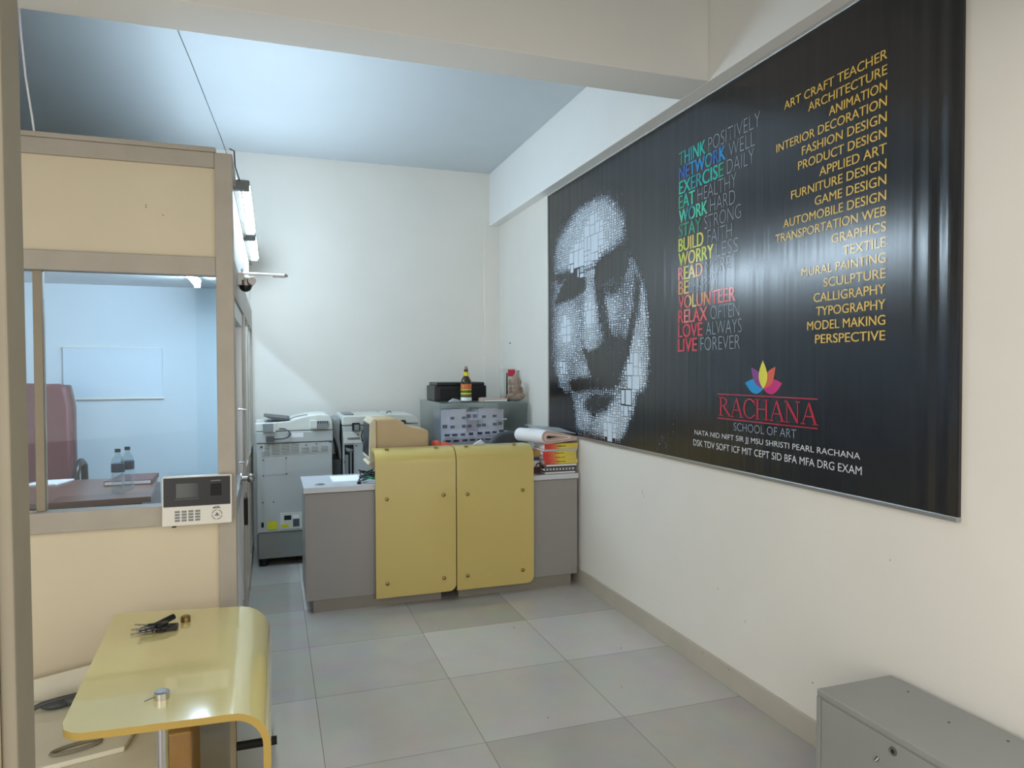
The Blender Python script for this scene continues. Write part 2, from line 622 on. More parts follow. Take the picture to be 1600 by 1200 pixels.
# office ceiling and its painted back wall
struct(box(-2.98, XS - 0.055, YB - 0.012, YB, 0, 2.10).build('wall_office_back', M['office_blue']), 'pale blue back wall of the office')
struct(box(-2.98, -2.965, YP + 0.07, YB - 0.012, 0, 2.10).build('wall_office_left', M['office_blue']), 'pale blue left wall of the office')
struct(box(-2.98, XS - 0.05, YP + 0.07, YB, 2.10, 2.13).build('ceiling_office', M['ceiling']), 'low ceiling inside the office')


# ------------------------------------------------------------------ poster
XP = 1.172           # face of the sheet
po = thing('poster', (XW, 0.0, 1.0), 'big black glossy wall poster with a mosaic face and lines of capitals', 'poster')
nb = MB()
ys = [1.652 - i * (1.652 + 1.40) / 30 for i in range(30)] + [-1.40 - i * 0.232 / 30 for i in range(31)]
vs, fs = [], []
for i, y in enumerate(ys):
    e = max(0.0, (-1.42 - y) / 0.2)
    for z in (0.998, 2.720):
        vs.append((XP - 0.004 * e * math.sin(e * 9.0) ** 2, y, z))
for i in range(60):
    fs.append((2 * i, 2 * i + 2, 2 * i + 3, 2 * i + 1))
nb.add(vs, fs)
nb.box(XP + 0.0005, XW - 0.001, -1.632, 1.652, 0.998, 2.720)
nb.build('printed_sheet', M['vinyl'], po)
fm = MB()
fm.box(XP - 0.006, XW - 0.001, -1.634, 1.654, 0.982, 0.998)
fm.box(XP - 0.006, XW - 0.001, 1.652, 1.664, 0.982, 2.724)
fm.box(XP - 0.004, XW - 0.001, -1.634, 1.654, 2.720, 2.726)
fm.build('edge_frame', M['alu'], po, bevel=0.002)

# --- lettering
FONT_CACHE = {}


def text_mesh(body, bold=0.0, spacing=1.0):
    cu = bpy.data.curves.new('lettering', 'FONT')
    cu.body = body
    cu.size = 1.0
    cu.offset = bold
    cu.space_character = spacing
    cu.resolution_u = 4
    o = bpy.data.objects.new('lettering', cu)
    COL.objects.link(o)
    dg = bpy.context.evaluated_depsgraph_get()
    dg.update()
    ev = o.evaluated_get(dg)
    me = bpy.data.meshes.new_from_object(ev)
    bpy.data.objects.remove(o)
    bpy.data.curves.remove(cu)
    return me


def letter_on_wall(body, y_left, y_right, z0, z1, material, parent, bold=0.0, name='lettering', x=XP - 0.0012, spacing=1.0, mats=None, fat=0.0):
    """text facing -x on the right wall, fitted between y_left and y_right (reads towards -y)"""
    me = text_mesh(body, bold, spacing)
    xs = [v.co.x for v in me.vertices]
    zs = [v.co.y for v in me.vertices]
    x0, x1, a0, a1 = min(xs), max(xs), min(zs), max(zs)
    cap0, cap1 = a0, a1
    org = ORIGIN[parent.name]
    for v in me.vertices:
        t = (v.co.x - x0) / (x1 - x0)
        s = (v.co.y - cap0) / (cap1 - cap0)
        v.co = Vector((x, y_left + (y_right - y_left) * t, z0 + (z1 - z0) * s)) - org
    me.materials.clear()
    for k in (mats or [material]):
        me.materials.append(k)
    if mats:
        k = len(mats)
        for p in me.polygons:
            c = p.center + org
            t = (c.y - y_left) / (y_right - y_left)
            p.material_index = min(k - 1, max(0, int(t * k)))
    else:
        for p in me.polygons:
            p.material_index = 0
    me.update()
    if fat:                                     # thicken the strokes sideways
        bm = bmesh.new()
        bm.from_mesh(me)
        faces = bm.faces[:]
        for k, dy in enumerate((-fat, -fat / 2, fat / 2, fat)):
            r = bmesh.ops.duplicate(bm, geom=faces)
            vv = [g for g in r['geom'] if isinstance(g, bmesh.types.BMVert)]
            bmesh.ops.translate(bm, verts=vv, vec=(-0.00005 * (k + 1), dy, 0))
        bm.to_mesh(me)
        bm.free()
    o = bpy.data.objects.new(name, me)
    COL.objects.link(o)
    o.parent = parent
    ORIGIN[o.name] = org
    return o


def ink(name, c):
    return vinyl_material(name, c)


INK_YELLOW = ink('ink_yellow', (226, 190, 92))
INK_GREY = ink('ink_grey', (146, 154, 168))
INK_WHITE = ink('ink_white', (214, 218, 222))
INK_RED = ink('ink_red', (190, 38, 62))

yl = [('ART CRAFT TEACHER', -0.868), ('ARCHITECTURE', -1.001), ('ANIMATION', -1.107), ('INTERIOR DECORATION', -0.824),
      ('FASHION DESIGN', -0.969), ('PRODUCT DESIGN', -0.949), ('APPLIED ART', -1.061), ('FURNITURE DESIGN', -0.911),
      ('GAME DESIGN', -1.038), ('AUTOMOBILE DESIGN', -0.866), ('TRANSPORTATION WEB', -0.821), ('GRAPHICS', -1.123),
      ('TEXTILE', -1.178), ('MURAL PAINTING', -0.971), ('SCULPTURE', -1.085), ('CALLIGRAPHY', -1.035),
      ('TYPOGRAPHY', -1.048), ('MODEL MAKING', -1.002), ('PERSPECTIVE', -1.044)]
for i, (s, yl0) in enumerate(yl):
    zb = 2.4735 - i * (2.4735 - 1.5395) / 18
    letter_on_wall(s, yl0, -1.3635, zb, zb + 0.0335, INK_YELLOW, po, fat=0.0006)

inks = {}


def ik(c):
    if c not in inks:
        inks[c] = ink('ink_%s' % ('teal', 'blue', 'aqua', 'mint', 'green', 'lime', 'yellow', 'amber', 'orange', 'coral', 'red', 'rose', 'crimson', 'pine', 'sky', 'jade', 'olive', 'sand')[len(inks) % 18], c)
    return inks[c]


TEAL, BLUE, SKYB, AQUA = (24, 140, 150), (28, 92, 168), (20, 132, 196), (28, 176, 160)
MINT, GREEN, JADE, LIME = (70, 196, 160), (38, 150, 116), (26, 120, 92), (196, 210, 70)
YEL, SAND, ORA, COR = (222, 214, 92), (222, 190, 104), (206, 130, 72), (214, 92, 84)
RED, ROSE, CRI = (206, 62, 74), (224, 118, 118), (196, 44, 76)
lb = [('THINK', -0.107, -0.331, 'POSITIVELY', -0.355, -0.724, [JADE, TEAL, TEAL, AQUA, AQUA]),
      ('NETWORK', -0.107, -0.486, 'WELL', -0.510, -0.690, [BLUE, BLUE, SKYB, SKYB, TEAL, BLUE, SKYB]),
      ('EXERCISE', -0.107, -0.471, 'DAILY', -0.498, -0.685, [AQUA, AQUA, TEAL, TEAL, AQUA, AQUA, AQUA, GREEN]),
      ('EAT', -0.105, -0.244, 'HEALTHY', -0.269, -0.565, [GREEN, AQUA, MINT]),
      ('WORK', -0.107, -0.348, 'HARD', -0.371, -0.557, [MINT, TEAL, MINT, MINT]),
      ('STAY', -0.107, -0.298, 'STRONG', -0.324, -0.598, [JADE, GREEN, GREEN, JADE]),
      ('BUILD', -0.103, -0.315, 'FAITH', -0.351, -0.534, [LIME, LIME, SAND, LIME, YEL]),
      ('WORRY', -0.103, -0.396, 'LESS', -0.416, -0.579, [LIME, SAND, YEL, LIME, YEL]),
      ('READ', -0.101, -0.308, 'MORE', -0.336, -0.525, [ROSE, YEL, SAND, ORA]),
      ('BE', -0.102, -0.191, 'HAPPY', -0.218, -0.424, [ORA, SAND]),
      ('VOLUNTEER', -0.102, -0.560, None, 0, 0, [RED, COR, SAND, COR, ORA, RED, ROSE, COR, ROSE]),
      ('RELAX', -0.102, -0.348, 'OFTEN', -0.375, -0.589, [RED, ROSE, COR, RED, COR]),
      ('LOVE', -0.102, -0.309, 'ALWAYS', -0.339, -0.604, [CRI, RED, CRI, RED]),
      ('LIVE', -0.100, -0.264, 'FOREVER', -0.295, -0.593, [RED, CRI, RED, RED])]
for i, (a, a0, a1, b, b0, b1, cs) in enumerate(lb):
    zb = 2.459 - i * (2.459 - 1.531) / 13
    letter_on_wall(a, a0, a1, zb, zb + 0.066, None, po, fat=0.0028, mats=[ik(c) for c in cs], name='coloured_word')
    if b:
        letter_on_wall(b, b0, b1, zb + 0.002, zb + 0.064, INK_GREY, po, bold=-0.020, name='lettering')

# --- logo: five petals, the name in roman capitals between two rules
lg = MB().box(XP - 0.001, XP - 0.0005, -0.746, -0.7455, 1.36, 1.3605).build('emblem', INK_RED, po)


def petal(tip, base, wid, material, layer):
    tip, base = Vector(tip), Vector(base)
    d = tip - base
    nrm = Vector((-d.y, d.x)).normalized() * wid
    pts = []
    for k in range(13):
        t = k / 12
        pts.append(base + d * t + nrm * math.sin(PI * t ** 0.85))
    for k in range(11, 0, -1):
        t = k / 12
        pts.append(base + d * t - nrm * math.sin(PI * t ** 0.85))
    mb = MB()
    x = XP - 0.0012 - 0.0003 * layer
    mb.add([(x, p.x, p.y) for p in pts], [list(range(len(pts)))])
    return mb.build('petal', material, lg)


petal((-0.630, 1.384), (-0.748, 1.360), 0.031, ink('ink_cyan', (26, 150, 214)), 0)
petal((-0.864, 1.386), (-0.750, 1.360), 0.031, ink('ink_magenta', (206, 34, 118)), 0)
petal((-0.670, 1.452), (-0.749, 1.364), 0.026, ink('ink_purple', (132, 62, 136)), 1)
petal((-0.824, 1.453), (-0.750, 1.364), 0.026, ink('ink_vermilion', (220, 96, 66)), 1)
petal((-0.746, 1.480), (-0.749, 1.362), 0.027, ink('ink_lemon', (230, 222, 70)), 2)
rl = MB()
rl.box(XP - 0.002, XP - 0.001, -1.060, -0.432, 1.328, 1.332)
rl.box(XP - 0.002, XP - 0.001, -1.060, -0.432, 1.217, 1.221)
rl.build('rule', INK_RED, lg)

# roman capitals drawn on a 1 x 1 box, thick and thin strokes with serifs


def bar(p, q, w):
    p, q = Vector(p), Vector(q)
    d = (q - p).normalized()
    n = Vector((-d.y, d.x)) * w / 2
    return [p + n, p - n, q - n, q + n]


def ring(cx, cy, rx, ry, a0, a1, w_in_x, w_in_y, n=22):
    out = []
    for k in range(n):
        t0 = math.radians(a0 + (a1 - a0) * k / n)
        t1 = math.radians(a0 + (a1 - a0) * (k + 1) / n)
        o0 = Vector((cx + rx * math.cos(t0), cy + ry * math.sin(t0)))
        o1 = Vector((cx + rx * math.cos(t1), cy + ry * math.sin(t1)))
        i0 = Vector((cx + (rx - w_in_x) * math.cos(t0), cy + (ry - w_in_y) * math.sin(t0)))
        i1 = Vector((cx + (rx - w_in_x) * math.cos(t1), cy + (ry - w_in_y) * math.sin(t1)))
        out.append([o0, o1, i1, i0])
    return out


def serif_letter(ch):
    th, tn, sf = 0.115, 0.05, 0.045
    if ch == 'R':
        q = [bar((0.17, 0), (0.17, 1), th), bar((0.02, sf / 2), (0.36, sf / 2), sf), bar((0.02, 1 - sf / 2), (0.3, 1 - sf / 2), sf)]
        q += ring(0.3, 0.755, 0.36, 0.245, -90, 90, 0.11, 0.05)
        q += [bar((0.2, 0.535), (0.32, 0.535), sf), bar((0.38, 0.53), (0.86, 0.03), th), bar((0.74, sf / 2), (0.98, sf / 2), sf)]
        return q, 0.88
    if ch == 'A':
        return [bar((0.46, 0.99), (0.12, 0.02), tn), bar((0.46, 0.95), (0.83, 0.0), th * 1.05), bar((0.24, 0.36), (0.68, 0.36), sf),
                bar((0.0, sf / 2), (0.26, sf / 2), sf), bar((0.66, sf / 2), (0.98, sf / 2), sf)], 0.9
    if ch == 'C':
        q = ring(0.47, 0.5, 0.44, 0.5, 42, 318, 0.115, 0.05, 30)
        return q + [bar((0.80, 0.66), (0.80, 0.97), sf), bar((0.80, 0.14), (0.84, 0.26), sf)], 0.82
    if ch == 'H':
        return [bar((0.17, 0), (0.17, 1), th), bar((0.75, 0), (0.75, 1), th), bar((0.17, 0.52), (0.75, 0.52), sf)] + \
               [bar((x - 0.15, z), (x + 0.15, z), sf) for x in (0.17, 0.75) for z in (sf / 2, 1 - sf / 2)], 0.92
    if ch == 'N':
        return [bar((0.17, 0), (0.17, 1), tn), bar((0.79, 0), (0.79, 1), tn), bar((0.15, 0.97), (0.79, 0.03), th * 1.05),
                bar((0.03, sf / 2), (0.31, sf / 2), sf), bar((0.0, 1 - sf / 2), (0.22, 1 - sf / 2), sf), bar((0.66, 1 - sf / 2), (0.93, 1 - sf / 2), sf)], 0.94


word = [serif_letter(c) for c in 'RACHANA']
tot = sum(w for q, w in word)
y0, y1, z0, z1 = -0.440, -1.058, 1.231, 1.317
at_ = 0.0
for q, w in word:
    mb = MB()
    for poly in q:
        mb.add([(XP - 0.0015, y0 + (y1 - y0) * (at_ + p.x * 0.98) / tot, z0 + (z1 - z0) * p.y) for p in poly], [list(range(len(poly)))])
    mb.build('roman_letter', INK_RED, lg)
    at_ += w
letter_on_wall('SCHOOL OF ART', -0.552, -0.945, 1.1715, 1.2065, INK_GREY, po, bold=-0.012)
letter_on_wall('NATA NID NIFT SIR JJ MSU SHRISTI PEARL RACHANA', -0.246, -1.262, 1.1195, 1.150, INK_WHITE, po)
letter_on_wall('DSK TDV SOFT ICF MIT CEPT SID BFA MFA DRG EXAM', -0.236, -1.269, 1.073, 1.103, INK_WHITE, po)

# --- the face: a mosaic of small pale tiles, in poster coordinates (y, z)
HEAD = [(1.635, 2.421), (1.392, 2.515), (1.121, 2.548), (0.894, 2.56), (0.703, 2.574), (0.497, 2.523), (0.43, 2.394), (0.416, 2.272), (0.394, 2.171), (0.337, 2.079), (0.268, 1.987), (0.214, 1.88), (0.194, 1.75), (0.177, 1.70), (0.166, 1.641), (0.165, 1.489), (0.176, 1.42), (0.192, 1.336), (0.201, 1.252), (0.288, 1.219), (0.346, 1.173), (0.406, 1.103), (0.532, 1.004), (0.631, 1.0), (0.862, 1.004), (1.16, 1.013), (1.192, 1.084), (1.202, 1.171), (1.267, 1.256), (1.64, 1.223)]
FORE = [(1.553, 2.3), (1.483, 2.359), (1.285, 2.434), (1.121, 2.508), (0.858, 2.52), (0.703, 2.492), (0.559, 2.394), (0.482, 2.314), (0.475, 2.227), (0.606, 2.178), (0.771, 2.16), (0.913, 2.104), (1.025, 2.096), (1.265, 2.111), (1.554, 2.132)]
DARK = [  # polygon, what is left of the brightness inside, softness
    ([(1.508, 1.923), (1.428, 2.003), (1.286, 2.055), (1.122, 2.06), (1.015, 2.039), (1.016, 1.975), (1.123, 1.946), (1.308, 1.931)], 0.0, 0.03),
    ([(1.484, 2.114), (1.265, 2.111), (1.182, 2.076), (1.395, 2.051), (1.473, 2.06)], 0.3, 0.04),
    ([(0.868, 2.021), (0.859, 2.081), (0.754, 2.127), (0.575, 2.144), (0.445, 2.113), (0.42, 2.042), (0.482, 2.005), (0.638, 2.0), (0.772, 1.978), (0.841, 1.971)], 0.0, 0.03),
    ([(0.841, 1.971), (0.482, 2.005), (0.497, 1.925), (0.639, 1.896), (0.772, 1.918)], 0.42, 0.05),
    ([(0.86, 1.96), (0.78, 1.95), (0.707, 1.824), (0.664, 1.681), (0.597, 1.624), (0.699, 1.597), (0.745, 1.669), (0.82, 1.833)], 0.3, 0.04),
    ([(1.035, 1.575), (0.956, 1.548), (0.824, 1.569), (0.752, 1.599), (0.69, 1.589), (0.717, 1.496), (0.77, 1.401), (0.918, 1.391), (0.976, 1.491)], 0.0, 0.03),
    ([(0.69, 1.612), (0.532, 1.629), (0.429, 1.603), (0.453, 1.507), (0.532, 1.403), (0.597, 1.356), (0.806, 1.352), (0.734, 1.433), (0.699, 1.511)], 0.13, 0.05),
    ([(0.337, 1.969), (0.295, 1.936), (0.316, 1.72), (0.325, 1.792), (0.369, 1.651), (0.414, 1.558), (0.453, 1.492), (0.5, 1.493), (0.437, 1.618), (0.369, 1.796), (0.351, 1.722), (0.358, 1.861)], 0.25, 0.03),
    ([(1.266, 1.353), (1.096, 1.381), (0.899, 1.383), (0.752, 1.353), (0.597, 1.364), (0.614, 1.341), (0.899, 1.33), (1.097, 1.304), (1.223, 1.31)], 0.08, 0.035),
    ([(1.036, 1.205), (0.918, 1.268), (0.734, 1.275), (0.614, 1.279), (0.717, 1.197), (0.899, 1.162)], 0.2, 0.05),
    ([(1.639, 1.46), (1.496, 1.376), (1.47, 1.229), (1.64, 1.2)], 0.06, 0.06),
    ([(1.64, 1.30), (1.42, 1.30), (1.30, 1.25), (1.22, 1.22), (1.21, 1.0), (1.64, 1.0)], 0.03, 0.03),
    ([(0.324, 1.297), (0.19, 1.336), (0.169, 1.115), (0.437, 1.026), (0.406, 1.118), (0.346, 1.18)], 0.12, 0.05)]


def inside(poly, y, z):
    r = False
    n = len(poly)
    j = n - 1
    for i in range(n):
        a, b = poly[i], poly[j]
        if (a[1] > z) != (b[1] > z) and y < (b[0] - a[0]) * (z - a[1]) / (b[1] - a[1]) + a[0]:
            r = not r
        j = i
    return r


def edge_dist(poly, y, z):
    d = 9.0
    n = len(poly)
    for i in range(n):
        ax, az = poly[i]
        bx, bz = poly[(i + 1) % n]
        dx, dz = bx - ax, bz - az
        t = max(0, min(1, ((y - ax) * dx + (z - az) * dz) / (dx * dx + dz * dz)))
        d = min(d, math.hypot(y - ax - t * dx, z - az - t * dz))
    return d


def signed(poly, y, z):
    d = edge_dist(poly, y, z)
    return d if inside(poly, y, z) else -d


GLOW = [(0.95, 2.28, 0.55, 0.30, 1.0), (0.94, 1.78, 0.12, 0.28, 1.0), (1.32, 1.72, 0.26, 0.22, 0.85), (0.66, 1.80, 0.14, 0.13, 0.75),
        (0.33, 1.45, 0.14, 0.36, 0.95), (0.60, 1.12, 0.28, 0.16, 1.0), (1.02, 1.16, 0.16, 0.16, 0.55), (1.40, 1.46, 0.14, 0.12, 0.6), (0.24, 1.75, 0.07, 0.20, 0.8), (1.05, 1.44, 0.16, 0.08, 0.5)]


def tone(y, z):
    s = signed(HEAD, y, z)
    if s < -0.02:
        return 0.0
    h = 0.0
    for (by, bz, ry, rz, k) in GLOW:
        h = max(h, k * math.exp(-((y - by) / ry) ** 2 - ((z - bz) / rz) ** 2))
    v = (0.40 + 0.60 * h) * smoothstep(-0.03, 0.06, s)
    if z > 2.08:
        f = signed(FORE, y, z)
        v *= 0.20 + 0.80 * smoothstep(-0.07, 0.05, f)
    v *= 1.0 - 0.5 * smoothstep(1.45, 1.62, y)
    for poly, k, soft in DARK:
        d = signed(poly, y, z)
        if d > -soft:
            v *= k + (1 - k) * (1 - smoothstep(-soft, soft * 0.5, d))
    return v


BIG = [(0.90, 2.27, 0.19), (1.14, 2.16, 0.16), (0.95, 1.80, 0.10), (1.33, 1.72, 0.11), (0.369, 1.43, 0.12), (0.46, 1.26, 0.09), (0.66, 1.08, 0.09), (1.38, 1.45, 0.08)]
rnd = random.Random(11)
fc = MB()


def cells(y0, y1, z0, z1, depth):
    w, h = y1 - y0, z1 - z0
    cy, cz = (y0 + y1) / 2, (z0 + z1) / 2
    tgt_w, tgt_h = 0.024, 0.0115
    for (by, bz, br) in BIG:
        d = math.hypot(cy - by, cz - bz)
        k = 1 - smoothstep(br * 0.45, br, d)
        tgt_w = max(tgt_w, 0.024 + 0.045 * k)
        tgt_h = max(tgt_h, 0.0115 + 0.060 * k)
    j = rnd.uniform(0.75, 1.5)
    if w > tgt_w * j * 1.4 and (w / tgt_w >= h / tgt_h):
        s = y0 + w * rnd.uniform(0.38, 0.62)
        cells(y0, s, z0, z1, depth + 1)
        cells(s, y1, z0, z1, depth + 1)
        return
    if h > tgt_h * j * 1.4:
        s = z0 + h * rnd.uniform(0.38, 0.62)
        cells(y0, y1, z0, s, depth + 1)
        cells(y0, y1, s, z1, depth + 1)
        return
    v = tone(cy, cz)
    if v < 0.04:
        return
    # dark places keep fewer and smaller tiles
    if rnd.random() > min(1.0, 0.25 + v * 1.8):
        return
    g = 0.0016 + 0.0012 * rnd.random()
    sh = 0.38 + 0.62 * min(1, v * 1.15) ** 0.7
    aw, ah = w * sh - g * 1.5, h * sh - g
    if aw < 0.002 or ah < 0.002:
        return
    lv = v * rnd.uniform(0.75, 1.25)
    mi = 3 if lv > 0.55 else (2 if lv > 0.3 else (1 if lv > 0.14 else 0))
    x = XP - 0.001
    fc.add([(x, cy + aw / 2, cz - ah / 2), (x, cy - aw / 2, cz - ah / 2), (x, cy - aw / 2, cz + ah / 2), (x, cy + aw / 2, cz + ah / 2)], [(0, 1, 2, 3)], mi)


cells(0.12, 1.645, 1.004, 2.60, 0)
# stray specks falling off the shoulder
for k in range(46):
    t = k / 45
    y = 0.12 - 0.20 * t + rnd.uniform(-0.02, 0.02)
    z = 1.02 + 0.20 * math.sin(t * 5.0) ** 2 * t + rnd.uniform(-0.012, 0.012)
    s = rnd.uniform(0.002, 0.005)
    fc.add([(XP - 0.001, y + s, z - s), (XP - 0.001, y - s, z - s), (XP - 0.001, y - s, z + s), (XP - 0.001, y + s, z + s)], [(0, 1, 2, 3)], 0)
fc.build('mosaic_face', [ink('mosaic_dark', (74, 82, 96)), ink('mosaic_grey', (122, 134, 150)), ink('mosaic_light', (172, 186, 202)), ink('mosaic_white', (212, 224, 236))], po)

# ------------------------------------------------------------------ reception desk, two units
YD = 1.12


def desk_unit(x0, x1, label, px0, px1, ppx0, ppx1, ptop):
    t = thing('reception_desk', ((x0 + x1) / 2, YD + 0.25, 0), label, 'desk', 'grey reception desk units with yellow front sheets')
    box(x0 + 0.008, x1 - 0.008, YD, YD + 0.47, 0.075, 0.712).build('body', M['desk_grey'], t, bevel=0.002)
    box(x0, x1, YD - 0.008, YD + 0.48, 0.716, 0.75).build('desk_top', M['desk_top'], t, bevel=0.002)
    box(ppx0, ppx1, YD + 0.012, YD + 0.44, 0.0, 0.075).build('plinth', M['plinth'], t)
    # bent sheet: profile in (y, z)
    yf, th, zt, R = YD - 0.045, 0.018, 0.955, 0.09
    prof = [(0.06, yf)]
    for k in range(9):
        a = PI / 2 * k / 8
        prof.append((zt - R + R * math.sin(a), yf + R - R * math.cos(a)))
    prof.append((zt, YD + 0.10))
    # outer face rows, with rounded lower-right corner
    rc = 0.045
    sh = MB()
    rows = []
    cor = [(0.06, px1 - rc)] + [(0.06 + rc - rc * math.cos(PI / 2 * k / 6), px1 - rc + rc * math.sin(PI / 2 * k / 6)) for k in range(1, 7)]
    for z, xr in cor:
        rows.append((z, yf, xr))
    for z, y in prof[1:]:
        rows.append((z, y, px1))
    if ptop:      # rounded far right corner of the shelf
        y2 = YD + 0.10
        for k in range(1, 7):
            a = PI / 2 * k / 6
            rows.append((zt, y2 + 0.035 * math.sin(a), px1 - 0.035 + 0.035 * math.cos(a)))
    else:
        rows.append((zt, YD + 0.135, px1))
    n = len(rows)
    out, inn = [], []
    for i, (z, y, xr) in enumerate(rows):
        zp, yp = rows[max(i - 1, 0)][:2]
        zn, yn = rows[min(i + 1, n - 1)][:2]
        if i < 7:
            nz, ny = 0.0, 1.0
        else:
            a = max(0.0, min(1.0, (z - (zt - R)) / R))
            a = math.asin(a)
            nz, ny = -math.sin(a), math.cos(a)
        out.append(((px0, y, z), (xr, y, z)))
        inn.append(((px0, y + ny * th, z + nz * th), (xr, y + ny * th, z + nz * th)))
    vs, fs, ms = [], [], []
    for a, b in zip(out, inn):
        vs += [a[0], a[1], b[0], b[1]]
    sh.v = vs
    for i in range(n - 1):
        p, q = 4 * i, 4 * i + 4
        sh.f += [[p, p + 1, q + 1, q], [p + 3, p + 2, q + 2, q + 3], [p + 2, p, q, q + 2], [p + 1, p + 3, q + 3, q + 1]]
        sh.m += [0, 0, 1, 1]
    sh.f += [[0, 2, 3, 1], [4 * n - 4, 4 * n - 3, 4 * n - 1, 4 * n - 2]]
    sh.m += [1, 1]
    s = sh.build('front_sheet', [M['yellow'], M['yellow_edge']], t, smooth=35)
    tag(s, 'bent yellow sheet')
    for (x, z) in ((px0 + 0.068, 0.662), (px1 - 0.078, 0.667), (px0 + 0.068, 0.147), (px1 - 0.078, 0.147)):
        b = MB()
        b.cyl((x, yf, z), (x, yf - 0.006, z), 0.012)
        b.cyl((x, yf - 0.006, z), (x, yf - 0.008, z), 0.010, 0.007)
        b.cyl((x, yf + th, z), (x, YD, z), 0.008)
        b.build('stud', M['brass'], s, smooth=35)
    for x in (px0 + 0.078, px1 - 0.11):
        b = MB()
        b.cyl((x, YD + 0.02, zt), (x, YD + 0.02, zt + 0.006), 0.012)
        b.cyl((x, YD + 0.02, zt - th), (x, YD + 0.02, 0.75), 0.009)
        b.build('stud', M['brass'], s, smooth=35)
    return t


desk_unit(-0.600, 0.300, 'left half of the grey reception counter, with bare white top beside copiers', -0.186, 0.312, -0.549, 0.228, False)
desk_unit(0.304, 1.168, 'right half of the grey reception counter, carrying the books by the poster wall', 0.318, 0.832, 0.340, 1.118, True)
d0 = MB()
d0.cyl((-0.50, 1.225, 0.7502), (-0.50, 1.225, 0.753), 0.03)
d0.cyl((-0.495, 1.222, 0.753), (-0.495, 1.222, 0.7535), 0.018, m=1)
tag(d0.build('cable_grommet', [M['mid_grey'], M['black']], smooth=35), 'round grey cable grommet on the left counter top', 'grommet')
tag(box(-0.42, -0.24, 1.28, 1.52, 0.7505, 0.754).build('paper_sheet', M['white']), 'white sheet of paper lying on the left counter top', 'paper')

# ------------------------------------------------------------------ yellow table in front
tb = thing('low_table', (-1.05, -0.62, 0), 'low yellow table of bent board with chrome post by the office partition', 'table')
FL, FR, NL, NR = (-1.356, -0.108), (-0.905, -0.184), (-1.312, -1.100), (-0.885, -1.122)
XD = -0.783


def top_pt(s, t):
    ax, ay = FL[0] + (NL[0] - FL[0]) * t, FL[1] + (NL[1] - FL[1]) * t
    bx, by = FR[0] + (NR[0] - FR[0]) * t, FR[1] + (NR[1] - FR[1]) * t
    return ax + (bx - ax) * s, ay + (by - ay) * s


TH = 0.02
ZTAB = 0.5
sec = []          # (s along sheet) -> function of t giving x, y, z and normal
rowsN = 26
sh = MB()
ts = [k / rowsN for k in range(rowsN + 1)]
prof = [('f', 0.0), ('f', 0.03), ('f', 0.08), ('f', 0.14), ('f', 0.3), ('f', 0.6), ('f', 0.85), ('f', 1.0)] + [('c', k / 10) for k in range(1, 11)] + [('d', 0.4), ('d', 1.0)]
grid_o, grid_i = [], []
for kind, p in prof:
    ro, ri = [], []
    for t in ts:
        rcn = 0.075
        if kind == 'f':
            x, y = top_pt(p, t)
            # near-left corner rounded in plan, far-left a little
            L = 0.43
            ds = p * L
            if ds < rcn:
                lim = rcn - math.sqrt(max(0, rcn ** 2 - (rcn - ds) ** 2))
                y_near = top_pt(p, 1.0)[1] + lim
                lim2 = 0.02 - math.sqrt(max(0, 0.02 ** 2 - max(0, 0.02 - ds) ** 2))
                y_far = top_pt(p, 0.0)[1] - lim2
                y = y_far + (y_near - y_far) * t
                x = top_pt(p, t)[0]
            ro.append((x, y, ZTAB))
            ri.append((x, y, ZTAB - TH))
        else:
            x0, y0 = top_pt(1.0, t)
            R = XD - x0
            if kind == 'c':
                a = PI / 2 * p
                ro.append((x0 + R * math.sin(a), y0, ZTAB - R + R * math.cos(a)))
                ri.append((x0 + (R - TH) * math.sin(a), y0, ZTAB - R + (R - TH) * math.cos(a)))
            else:
                z = (ZTAB - R) + (0.012 - (ZTAB - R)) * p
                ro.append((XD, y0, z))
                ri.append((XD - TH, y0, z))
    grid_o.append(ro)
    grid_i.append(ri)
P, T = len(prof), len(ts)
for ro in grid_o:
    sh.v += ro
for ri in grid_i:
    sh.v += ri
o_ = P * T
for i in range(P - 1):
    for j in range(T - 1):
        a = i * T + j
        sh.f.append([a, a + 1, a + T + 1, a + T])
        sh.m.append(0)
        sh.f.append([o_ + a, o_ + a + T, o_ + a + T + 1, o_ + a + 1])
        sh.m.append(0)
    for j in (0, T - 1):
        a = i * T + j
        q = [a, a + T, o_ + a + T, o_ + a]
        sh.f.append(q if j == 0 else q[::-1])
        sh.m.append(1)
for i in (0, P - 1):
    for j in range(T - 1):
        a = i * T + j
        q = [a, o_ + a, o_ + a + 1, a + 1]
        sh.f.append(q if i == 0 else q[::-1])
        sh.m.append(1)
sheet = sh.build('table_top', [M['yellow_gloss'], M['yellow_edge']], tb, smooth=35)
for (x, y, mm, rr, hh) in ((-1.087, -0.297, 'brass', 0.017, 0.022), (-1.080, -0.955, 'chrome', 0.021, 0.022)):
    b = MB()
    b.cyl((x, y, ZTAB), (x, y, ZTAB + hh - 0.003), rr, n=28)
    b.cyl((x, y, ZTAB + hh - 0.003), (x, y, ZTAB + hh), rr, rr * 0.82, n=28)
    b.build('stud', M[mm], sheet, smooth=35)
    leg = MB()
    leg.cyl((x, y, 0.012), (x, y, ZTAB - TH), 0.017)
    leg.cyl((x, y, 0.0), (x, y, 0.012), 0.035)
    leg.build('leg', M['chrome'], tb, smooth=35)
wr = MB()
wr.tube([(-1.094, -0.958, 0.506), (-1.105, -0.962, 0.507), (-1.116, -0.964, 0.5045), (-1.124, -0.965, 0.502)], 0.0015, n=6)
wr.build('bent_wire', M['steel'], sheet)
bt = MB()
bt.cyl((-0.90, -0.66, 0.175), (-0.805, -0.66, 0.175), 0.014)
